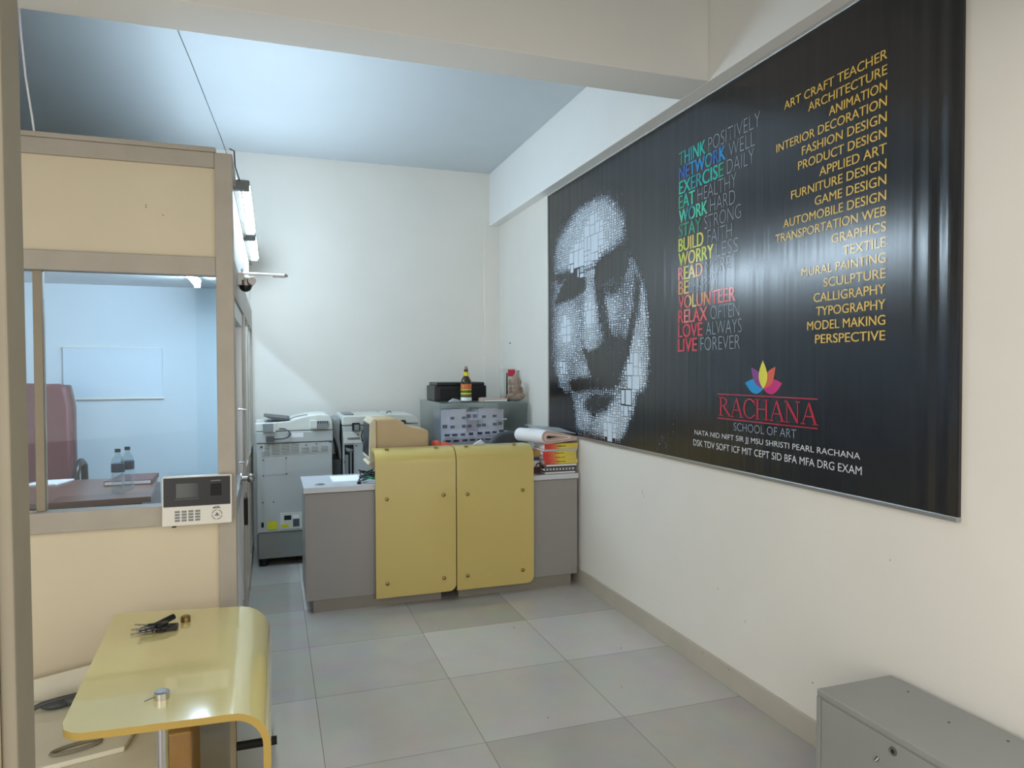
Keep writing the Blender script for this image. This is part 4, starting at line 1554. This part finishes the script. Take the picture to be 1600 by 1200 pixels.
for (u, v, w) in ((350, 470, 60), (440, 470, 60), (545, 468, 50), (640, 462, 55), (745, 458, 60), (840, 455, 60), (930, 452, 55), (1015, 440, 60),
                  (360, 540, 60), (460, 540, 60), (565, 532, 60), (655, 530, 60), (750, 528, 60), (845, 526, 60), (940, 524, 60)):
    q = MB()
    q.box(FX(u), FX(u + w), my - 0.033, my - 0.028, FZ(v + 14), FZ(v - 14))
    o = q.build('window', M['model_dark'], md)
    q = MB()
    q.box(FX(u - 6), FX(u + w + 6), my - 0.055, my - 0.030, FZ(v + 26), FZ(v + 16))
    q.build('balcony', M['model'], o)
q = MB()
q.box(FX(640), FX(800), my - 0.03, my + 0.03, FZ(302), FZ(290))
q.box(FX(1000), FX(1125), my - 0.01, my + 0.02, FZ(310), FZ(292))
q.box(FX(325), FX(1140), my - 0.06, my - 0.03, FZ(520), FZ(508))
q.build('slab', M['model'], md)

# ------------------------------------------------------------------ on top of the case
ZG = gz + 0.0006
pr_ = thing('printer', (0.66, 2.42, ZG), 'black desktop printer on the glass case behind a bottle', 'printer')
box(0.455, 0.885, 2.30, 2.62, ZG, ZG + 0.125).build('body', M['black'], pr_, bevel=0.012, seg=3)
box(0.475, 0.870, 2.31, 2.61, ZG + 0.125, ZG + 0.15).build('scanner_lid', M['black'], pr_, bevel=0.006)
box(0.50, 0.72, 2.292, 2.302, ZG + 0.02, ZG + 0.10).build('front_tray', M['matte_black'], pr_, bevel=0.003)
box(0.74, 0.875, 2.294, 2.302, ZG + 0.03, ZG + 0.112).build('control_panel', M['matte_black'], pr_, bevel=0.003)
b = MB()
b.cyl((0.675, 2.296, ZG + 0.115), (0.675, 2.290, ZG + 0.115), 0.005, n=10)
b.build('power_button', M['mid_grey'], pr_)

bo = thing('bottle', (0.685, 2.20, ZG), 'dark bottle with orange and green labels in front of the black printer', 'bottle')
b = MB()
b.lathe([(0.030, 0.0), (0.042, 0.004), (0.043, 0.02), (0.043, 0.150), (0.040, 0.165), (0.030, 0.185), (0.020, 0.200), (0.016, 0.212), (0.016, 0.255)], (0.685, 2.20, ZG), n=28)
b.build('body', M['bottle_brown'], bo, smooth=50)
for z0, z1, mm, nm in ((0.006, 0.034, 'white', 'label'), (0.036, 0.056, 'bottle_green', 'label'), (0.057, 0.070, 'bottle_yellow', 'label'), (0.071, 0.088, 'bottle_green', 'label'), (0.089, 0.099, 'bottle_yellow', 'label'), (0.100, 0.138, 'bottle_orange', 'label')):
    b = MB()
    b.lathe([(0.0436, z0), (0.0440, z0 + 0.001), (0.0440, z1 - 0.001), (0.0436, z1)], (0.685, 2.20, ZG), n=28)
    b.build(nm, M[mm], bo, smooth=50)
b = MB()
b.lathe([(0.0165, 0.200), (0.0215, 0.203), (0.0205, 0.232), (0.0165, 0.235)], (0.685, 2.20, ZG), n=20)
b.build('neck_sleeve', M['bottle_yellow'], bo, smooth=50)
b = MB()
b.lathe([(0.012, 0.255), (0.0145, 0.257), (0.012, 0.275), (0.007, 0.279)], (0.685, 2.20, ZG), n=18)
b.build('cap', M['terracotta'], bo, smooth=50)

pp = thing('crumpled_paper', (0.60, 2.17, ZG), 'crumpled grey paper scrap on the glass case left of the bottle', 'paper')
b = MB()
b.prism([(0.54, 2.17, ZG), (0.58, 2.17, ZG + 0.024), (0.61, 2.17, ZG + 0.018), (0.64, 2.17, ZG + 0.006), (0.625, 2.17, ZG)], (0.01, 0.09, 0))
b.build('sheet', M['grey_paper'], pp, bevel=0.002)
bk = thing('flat_box', (0.90, 2.14, ZG), 'flat pale box lying on the glass case between bottle and router', 'box')
box(0.785, 0.99, 2.08, 2.20, ZG, ZG + 0.026).build('body', M['pink_paper'], bk, bevel=0.002)
box(0.80, 0.985, 2.0785, 2.081, ZG + 0.004, ZG + 0.014).build('label', M['white'], bk)
box(0.79, 0.93, 2.09, 2.19, ZG + 0.0262, ZG + 0.031).build('leaflet', M['grey_paper'], bk)
ro = thing('wifi_router', (1.03, 2.18, ZG), 'small black router with one upright antenna on the glass case', 'router')
box(0.985, 1.07, 2.215, 2.30, ZG, ZG + 0.022).build('body', M['matte_black'], ro, bevel=0.003)
b = MB()
b.cyl((1.028, 2.205, ZG + 0.01), (1.028, 2.205, ZG + 0.04), 0.010)
b.cyl((1.028, 2.205, ZG + 0.03), (1.028, 2.205, ZG + 0.225), 0.0065, 0.005)
b.build('antenna', M['matte_black'], ro, smooth=40)
cn = thing('carton', (1.10, 2.36, ZG), 'upright white carton with a red square behind the clay figurine', 'box')
box(1.035, 1.142, 2.32, 2.42, ZG, ZG + 0.262).build('body', M['copier_light'], cn, bevel=0.002)
box(1.075, 1.138, 2.3185, 2.3205, ZG + 0.195, ZG + 0.252).build('red_square', M['red'], cn)
# seated clay figurine
fg = MB()
fx, fy, fz = 1.078, 2.15, ZG
fg.ball((fx, fy, fz + 0.022), 0.062, 0.045, 0.022)
fg.ball((fx - 0.035, fy - 0.02, fz + 0.038), 0.030, 0.024, 0.018)
fg.ball((fx + 0.035, fy - 0.02, fz + 0.038), 0.030, 0.024, 0.018)
fg.ball((fx, fy, fz + 0.065), 0.036, 0.032, 0.036)
fg.ball((fx, fy - 0.002, fz + 0.095), 0.030, 0.026, 0.028)
fg.ball((fx, fy - 0.006, fz + 0.130), 0.027, 0.025, 0.027)
fg.ball((fx - 0.032, fy + 0.002, fz + 0.130), 0.016, 0.008, 0.024)
fg.ball((fx + 0.032, fy + 0.002, fz + 0.130), 0.016, 0.008, 0.024)
fg.ball((fx, fy, fz + 0.160), 0.020, 0.018, 0.018)
fg.ball((fx, fy, fz + 0.176), 0.012, 0.011, 0.014)
fg.tube([(fx, fy - 0.026, fz + 0.128), (fx + 0.002, fy - 0.036, fz + 0.112), (fx + 0.006, fy - 0.040, fz + 0.094), (fx + 0.014, fy - 0.036, fz + 0.082)], 0.0085)
fg.tube([(fx - 0.028, fy, fz + 0.105), (fx - 0.048, fy - 0.010, fz + 0.085), (fx - 0.042, fy - 0.026, fz + 0.062)], 0.010)
fg.tube([(fx + 0.028, fy, fz + 0.105), (fx + 0.048, fy - 0.010, fz + 0.085), (fx + 0.042, fy - 0.026, fz + 0.062)], 0.010)
fo = fg.build('clay_figurine', M['terracotta'], smooth=70, loc=(fx, fy, fz))
tag(fo, 'small grey clay seated figurine on the glass case corner', 'figurine')
fo.scale = (1.22, 1.1, 1.14)
rm = fo.modifiers.new('remesh', 'REMESH')
rm.mode = 'VOXEL'
rm.voxel_size = 0.0035
rm.use_smooth_shade = True

# ------------------------------------------------------------------ behind the counter
ch = thing('office_chair', (0.88, 1.86, 0), 'black office chair behind the counter, only its rounded back showing', 'chair')
b = MB()
cx_, cy_ = 0.885, 1.75
n = 22
pts = []
for k in range(n + 1):
    a = PI * k / n
    pts.append((cx_ + 0.20 * math.cos(a), cy_ - 0.01, 0.66 + 0.325 * math.sin(a) ** 0.7))
pts += [(cx_ - 0.19, cy_ - 0.01, 0.56), (cx_ + 0.19, cy_ - 0.01, 0.56)]
b.prism(pts, (0, 0.06, 0))
b.build('backrest', M['dark_grey'], ch, bevel=0.02, seg=3, smooth=50)
box(cx_ - 0.22, cx_ + 0.22, 1.82, 2.02, 0.44, 0.51).build('seat', M['dark_grey'], ch, bevel=0.02, seg=3)
box(cx_ - 0.03, cx_ + 0.03, cy_ + 0.05, cy_ + 0.07, 0.42, 0.62).build('back_bar', M['matte_black'], ch)
b = MB()
b.cyl((cx_, 1.90, 0.07), (cx_, 1.90, 0.44), 0.03)
for k in range(5):
    a = 2 * PI * k / 5 + 0.3
    b.cyl((cx_, 1.90, 0.08), (cx_ + 0.13 * math.cos(a), 1.90 + 0.13 * math.sin(a), 0.05), 0.018, 0.014)
    b.ball((cx_ + 0.13 * math.cos(a), 1.90 + 0.13 * math.sin(a), 0.025), 0.02, 0.02, 0.025, 10, 8)
b.build('base', M['matte_black'], ch, smooth=40)

og = MB()
for (x, y, z, a_, b_, c_) in ((0.285, 1.50, 0.91, 0.045, 0.06, 0.058), (0.34, 1.49, 0.90, 0.06, 0.07, 0.052), (0.40, 1.50, 0.885, 0.055, 0.06, 0.05), (0.34, 1.50, 0.82, 0.10, 0.08, 0.07)):
    og.ball((x, y, z), a_, b_, c_)
oo = og.build('cloth_bag', M['orange'], smooth=70)
tag(oo, 'orange cloth bag heaped on the counter beside the monitor', 'bag')
rm = oo.modifiers.new('remesh', 'REMESH')
rm.mode = 'VOXEL'
rm.voxel_size = 0.006
rm.use_smooth_shade = True
wp = thing('folded_paper', (0.56, 1.48, 0.75), 'folded white paper peeping over the yellow counter sheet', 'paper')
b = MB()
b.prism([(0.48, 1.46, 0.752), (0.64, 1.46, 0.752), (0.63, 1.48, 0.93), (0.597, 1.48, 0.958), (0.54, 1.48, 0.925), (0.49, 1.48, 0.915)], (0.01, 0.05, 0))
b.build('sheet', M['white'], wp)
b = MB()
b.prism([(0.60, 1.44, 0.752), (0.67, 1.44, 0.752), (0.645, 1.46, 0.915), (0.615, 1.46, 0.935)], (0.005, 0.012, 0))
b.build('flap', M['grey_paper'], wp)

# ------------------------------------------------------------------ stack of books on the right unit
BX = 1.055
zz = 0.7506
mags = [(0.013, 'white', 0.935), (0.009, 'matte_black', 0.93), (0.015, 'white', 0.925), (0.011, 'matte_black', 0.93), (0.014, 'white', 0.945)]
lab = ['thin magazine with white pages, lowest of the stack on the right counter',
       'thin black magazine second from the bottom of the stack',
       'patterned magazine third from the bottom of the stack',
       'thin black magazine just under the top white one of the magazines',
       'white magazine right under the red and yellow books']
for k, (h, c, x0) in enumerate(mags):
    x1 = x0 + 0.222
    t = thing('magazine', ((x0 + x1) / 2, 1.26, zz), lab[k], 'magazine', 'magazines under the books')
    box(x0 + 0.003, x1, 1.143 + 0.004 * (k % 2), 1.345, zz + 0.0012, zz + h - 0.0012).build('pages', M['white'] if c == 'white' else M['dark_grey'], t)
    q = MB()
    q.box(x0, x1 + 0.002, 1.14 + 0.004 * (k % 2), 1.347, zz, zz + 0.0012)
    q.box(x0, x1 + 0.002, 1.14 + 0.004 * (k % 2), 1.347, zz + h - 0.0012, zz + h - 0.0002)
    q.build('cover', M['dark_grey'], t)
    if k == 2:
        q = MB()
        for i in range(9):
            q.box(x0 + 0.012 + i * 0.023, x0 + 0.024 + i * 0.023, 1.1415, 1.1425, zz + 0.003, zz + h - 0.003)
        q.build('printed_band', M['matte_black'], t)
    zz += h
books = [(0.030, 'spine', 0.0), (0.028, 'spine', -0.010), (0.028, 'spine', -0.012), (0.014, 'grey_paper', -0.004), (0.036, 'spine', 0.0)]
lab = ['red and yellow spined book, lowest of the four, on the magazines',
       'red and yellow spined book, second from the bottom of the four',
       'red and yellow spined book under the thin grey book',
       'thin grey book between the two upper yellow spined books',
       'thick red and yellow spined book, top of the stack under the newspapers']
zz += 0.002
for k, (h, c, dx) in enumerate(books):
    t = thing('book', (BX + dx, 1.24, zz), lab[k], 'book', 'books stacked on the right counter')
    x0, x1 = BX + dx - 0.122, BX + dx + 0.118
    box(x0 + 0.002, x1 - 0.004, 1.146, 1.34, zz + 0.002, zz + h - 0.002).build('pages', M['white'], t)
    q = MB()
    q.box(x0, x1, 1.138, 1.342, zz, zz + 0.002)
    q.box(x0, x1, 1.138, 1.342, zz + h - 0.002, zz + h - 0.0003)
    q.box(x0, x1, 1.136, 1.1395, zz, zz + h - 0.0003)
    q.build('cover', M[c], t, bevel=0.001)
    if c == 'spine':
        q = MB()
        rr = random.Random(k)
        x = x0 + 0.085
        while x < x0 + 0.15:
            w = rr.uniform(0.003, 0.009)
            q.box(x, x + w, 1.1352, 1.1362, zz + h * 0.42, zz + h * (0.55 + 0.12 * rr.random()))
            x += w + 0.003
        q.build('spine_print', M['matte_black'], t)
    zz += h
ZN = zz
# bundle of small things left of the books
q = MB()
q.prism([(0.885, 1.30, 0.885), (0.925, 1.18, 0.872), (0.925, 1.18, 0.905), (0.885, 1.30, 0.918)], (0.0, 0.02, 0.0))
e_ = thing('envelope_pack', (0.89, 1.30, 0.753), 'upright wedge of brown envelopes left of the yellow spined books', 'envelopes')
box(0.866, 0.922, 1.20, 1.36, 0.7512, 0.79).build('lower_pack', M['leather'], e_, bevel=0.003)
box(0.870, 0.922, 1.205, 1.36, 0.7915, 0.835).build('middle_pack', M['white'], e_, bevel=0.003)
box(0.862, 0.921, 1.22, 1.36, 0.8355, 0.86).build('blue_pack', M['blue'], e_, bevel=0.002)
box(0.864, 0.922, 1.19, 1.36, 0.8605, 0.905).build('upper_pack', M['brown'], e_, bevel=0.003)
q = MB()
q.tube([(0.893 + 0.018 * math.cos(a), 1.150, 0.790 + 0.034 * math.sin(a)) for a in [2 * PI * k / 20 for k in range(20)]], 0.0045, n=8, closed=True)
tag(q.build('bangle', M['leather'], smooth=50), 'dark ring standing on the counter against the left side of the books', 'ring')

# folded bundle of newspapers on the books
nw = thing('newspaper_bundle', (1.05, 1.22, ZN), 'folded roll of newspapers with a white outer sheet lying on the books', 'newspapers')
D = Vector((-0.10, 0.26, 0.0))
p0 = Vector((0.905, 1.118, 0))


def stadium(r, inset, L, zc, taper=0.0):
    out = []
    for k in range(13):
        a = PI / 2 + PI * k / 12
        out.append((p0.x + 0.045 + r * math.cos(a), p0.y, zc + r * math.sin(a)))
    out += [(p0.x + L, p0.y + 0.03, zc - r + taper), (p0.x + L, p0.y + 0.03, zc - taper * 0.4)]
    return out


zc = ZN + 0.048
q = MB()
q.prism([(x, y, z) for x, y, z in stadium(0.046, 0, 0.265, zc, 0.016)], tuple(D))
o = q.build('outer_sheet', M['white'], nw, smooth=40)
for k, (r, mm) in enumerate(((0.043, 'pink_paper'), (0.033, 'pink_paper'), (0.026, 'white'), (0.022, 'pink_paper'))):
    q = MB()
    off = -0.0015 * (k + 1)
    pts = [(x, y + off, z) for x, y, z in stadium(r, 0, 0.262 - 0.012 * k, zc - 0.001 * k, 0.014)]
    q.prism(pts, (0, 0.0015, 0))
    q.build('page_layer', M[mm], nw)
q = MB()
q.prism([(p0.x + 0.028, p0.y - 0.009, zc), (p0.x + 0.045, p0.y - 0.009, zc - 0.010), (p0.x + 0.075, p0.y - 0.009, zc - 0.005), (p0.x + 0.12, p0.y - 0.006, zc), (p0.x + 0.07, p0.y - 0.009, zc + 0.004), (p0.x + 0.045, p0.y - 0.009, zc + 0.009)], (0, 0.002, 0))
q.build('fold_gap', M['matte_black'], nw)
q = MB()
q.prism([(0.93, 1.16, zc + 0.047), (1.165, 1.15, zc + 0.012), (1.155, 1.42, zc + 0.030), (0.90, 1.44, zc + 0.058)], (0, 0, 0.003))
tag(q.build('loose_newspaper', M['grey_paper']), 'loose grey newspaper sheet spread over the rolled bundle', 'newspaper')

# ------------------------------------------------------------------ grey steel cabinet, lower right
kb = thing('steel_cabinet', (1.01, -1.75, 0), 'low grey steel cabinet with key lock against the poster wall', 'cabinet')
x0, x1, y0, y1, zt = 0.861, 1.166, -2.12, -1.400, 0.428
b = MB()
b.box(x0 + 0.004, x1, y0, y1, 0.0, zt - 0.02)
b.build('body', M['metal_cab'], kb, bevel=0.003)
box(x0, x1, y0, y1, zt - 0.022, zt).build('top', M['metal_cab'], kb, bevel=0.005, seg=3)
box(x0, x0 + 0.004, y1 - 0.018, y1, 0.0, zt - 0.023).build('edge_post', M['metal_cab'], kb, bevel=0.001)
dr = box(x0 + 0.0005, x0 + 0.004, y0 + 0.02, y1 - 0.021, 0.03, zt - 0.026).build('door', M['metal_cab'], kb, bevel=0.001)
b = MB()
b.cyl((x0 + 0.001, -1.693, 0.377), (x0 - 0.003, -1.693, 0.377), 0.012, n=20)
b.cyl((x0 - 0.003, -1.693, 0.377), (x0 - 0.0034, -1.693, 0.377), 0.006, n=12, m=1)
b.build('lock', [M['steel'], M['black']], dr, smooth=40)
b = MB()
b.cyl((x0 + 0.001, -1.640, 0.330), (x0 - 0.012, -1.640, 0.322), 0.006, 0.004, n=10)
b.box(x0 - 0.004, x0, -1.68, -1.66, 0.298, 0.312)
b.build('handle', M['steel'], dr, bevel=0.001)
for (x, y) in ((1.114, -1.515), (1.06, -1.70), (1.12, -1.828)):
    b = MB()
    b.cyl((x, y, zt), (x, y, zt + 0.001), 0.004, n=10)
    b.build('rivet', M['dark_grey'], kb)

# ------------------------------------------------------------------ inside the office
od = thing('office_desk', (-1.9, 1.5, 0), 'dark walnut office desk behind the window glass', 'desk')
b = MB()
b.prism([(-2.45, 1.05, 0.717), (-1.41, 1.13, 0.717), (-1.49, 1.95, 0.717), (-2.45, 1.95, 0.717)], (0, 0, 0.033))
b.build('desk_top', M['wood'], od, bevel=0.003)
b = MB()
b.prism([(-2.42, 1.09, 0.05), (-1.46, 1.16, 0.05), (-1.46, 1.18, 0.05), (-2.42, 1.11, 0.05)], (0, 0, 0.666))
b.build('modesty_panel', M['wood'], od)
for x0_, y0_ in ((-1.50, 1.18), (-2.42, 1.12)):
    box(x0_, x0_ + 0.03, y0_, 1.92, 0.0, 0.716).build('side_panel', M['wood'], od)
oc = thing('high_back_chair', (-2.06, 2.25, 0), 'maroon high back office chair behind the walnut desk', 'chair')
b = MB()
b.prism([(-2.32, 2.10, 0.62), (-1.93, 2.10, 0.62), (-1.965, 2.22, 1.20), (-2.00, 2.25, 1.335), (-2.04, 2.255, 1.355), (-2.32, 2.255, 1.355), (-2.36, 2.25, 1.33)], (0, 0.07, 0.0))
b.build('backrest', M['maroon'], oc, bevel=0.025, seg=3, smooth=50)
b = MB()
b.prism([(-2.34, 2.175, 0.62), (-1.915, 2.175, 0.62), (-1.945, 2.295, 1.20), (-1.98, 2.33, 1.345), (-2.34, 2.33, 1.365)], (0, 0.02, 0.0))
b.build('back_shell', M['maroon_dark'], oc, bevel=0.008)
box(-2.36, -1.92, 1.80, 2.14, 0.43, 0.51).build('seat', M['maroon'], oc, bevel=0.025, seg=3)
for sx in (-1.86, -2.42):
    b = MB()
    b.tube([(sx, 2.14, 0.60), (sx, 2.12, 0.80), (sx + 0.005, 2.02, 0.835), (sx + 0.01, 1.90, 0.82), (sx + 0.01, 1.86, 0.77), (sx, 1.90, 0.50)], 0.022, n=10)
    b.build('armrest', M['black'], oc, smooth=60)
b = MB()
b.cyl((-2.14, 1.98, 0.08), (-2.14, 1.98, 0.43), 0.03)
for k in range(5):
    a = 2 * PI * k / 5
    b.cyl((-2.14, 1.98, 0.09), (-2.14 + 0.26 * math.cos(a), 1.98 + 0.26 * math.sin(a), 0.05), 0.02, 0.015)
    b.ball((-2.14 + 0.26 * math.cos(a), 1.98 + 0.26 * math.sin(a), 0.026), 0.02, 0.02, 0.026, 10, 8)
b.build('base', M['matte_black'], oc, smooth=40)


oc.location = (-2.20, 2.47, 0)


def water_bottle(x, y, label):
    t = thing('water_bottle', (x, y, 0.7502), label, 'bottle', 'water bottles on the office desk')
    c = (x, y, 0.7502)
    q = MB()
    q.lathe([(0.026, 0.0), (0.033, 0.006), (0.034, 0.03), (0.031, 0.04), (0.034, 0.05), (0.031, 0.06), (0.034, 0.07), (0.034, 0.17), (0.030, 0.19), (0.016, 0.215), (0.013, 0.222), (0.013, 0.232)], c, n=22)
    q.build('body', M['water_bottle'], t, smooth=50)
    q = MB()
    q.lathe([(0.0345, 0.12), (0.035, 0.121), (0.035, 0.168), (0.0345, 0.169)], c, n=22)
    q.build('label', M['navy'], t, smooth=50)
    q = MB()
    q.lathe([(0.0155, 0.232), (0.0155, 0.250), (0.013, 0.252)], c, n=18)
    q.build('cap', M['black'], t, smooth=40)
    return t


water_bottle(-1.605, 1.32, 'clear water bottle with dark label on the walnut desk, front one')
water_bottle(-1.575, 1.43, 'clear water bottle half hidden behind the front one on the desk')
nbk = thing('notebook', (-1.60, 1.72, 0.7502), 'brown leather notebook lying on the walnut desk by the bottles', 'notebook')
b = MB()
b.prism([(-1.735, 1.60, 0.7506), (-1.475, 1.60, 0.7506), (-1.475, 1.90, 0.7506), (-1.70, 1.90, 0.7506)], (0, 0, 0.028))
b.build('cover', M['leather'], nbk, bevel=0.003)
b = MB()
b.prism([(-1.73, 1.5985, 0.7556), (-1.48, 1.5985, 0.7556), (-1.48, 1.604, 0.7556), (-1.73, 1.604, 0.7556)], (0, 0, 0.018))
b.build('pages', M['white'], nbk)
b = MB()
b.prism([(-2.20, 1.76, 0.7506), (-2.02, 1.74, 0.7506), (-1.97, 1.95, 0.7506), (-2.15, 1.94, 0.7506)], (0, 0, 0.008))
tag(b.build('paper_pad', M['white']), 'white paper pad at the left end of the walnut desk', 'paper')
wb = thing('whiteboard', (-1.91, YB, 1.4), 'pale whiteboard on the office back wall', 'whiteboard')
box(-2.25, -1.58, YB - 0.028, YB - 0.012, 1.24, 1.62).build('board_face', M['whiteboard'], wb)
b = MB()
b.box(-2.26, -1.57, YB - 0.032, YB - 0.012, 1.228, 1.24)
b.box(-2.26, -1.57, YB - 0.032, YB - 0.012, 1.62, 1.628)
b.build('edge_trim', M['white_gloss'], wb)
ot = thing('tube_light', (-1.3, 1.35, 2.08), 'lit tube light under the low office ceiling behind the glass', 'tube light')
box(-1.285, -1.235, 1.05, 2.25, 2.07, 2.0995).build('batten', M['white_gloss'], ot)
b = MB()
b.cyl((-1.26, 1.08, 2.045), (-1.26, 2.22, 2.045), 0.014)
b.build('tube', M['tube_office'], ot, smooth=40)
for y in (1.05, 2.22):
    box(-1.28, -1.24, y, y + 0.03, 2.028, 2.07).build('end_cap', M['mid_grey'], ot)
# small marks on the walls
b = MB()
b.cyl((XW - 0.001, 2.57, 1.673), (XW - 0.012, 2.57, 1.673), 0.006, n=10)
tag(b.build('wall_plug', M['mid_grey']), 'tiny grey plug high on the right wall before the corner', 'plug')

base = bpy.data.objects['baseboard_right']
for (y, z, w, h) in ((-0.319, 0.079, 0.010, 0.007), (-0.519, 0.080, 0.006, 0.010), (-0.10, 0.05, 0.004, 0.004)):
    box(XW - 0.0128, XW - 0.0115, y, y + w, z, z + h).build('chip', M['frame_dark'], base)
wr_ = bpy.data.objects['wall_right']
sc = random.Random(8)
for (y, z, w, h) in ((0.284, 0.747, 0.004, 0.022), (0.268, 0.73, 0.004, 0.014), (-0.62, 0.33, 0.004, 0.012), (-0.42, 0.42, 0.007, 0.005), (-1.10, 0.22, 0.005, 0.018), (-1.16, 0.21, 0.004, 0.016), (-1.03, 0.235, 0.010, 0.006), (-1.38, 0.80, 0.005, 0.005)):
    box(XW - 0.0006, XW + 0.001, y, y + w, z, z + h).build('scuff', M['skirt'], wr_)
fl = bpy.data.objects['floor']
for (x, y, r) in ((0.498, 0.506, 0.006), (0.926, 0.05, 0.004), (0.60, 0.02, 0.003), (0.30, -0.5, 0.004), (0.10, 0.62, 0.003), (0.72, -0.35, 0.003)):
    q = MB()
    q.cyl((x, y, 0.0), (x, y, 0.003), r, r * 0.6, n=7)
    q.build('grit', M['frame_dark'], fl)
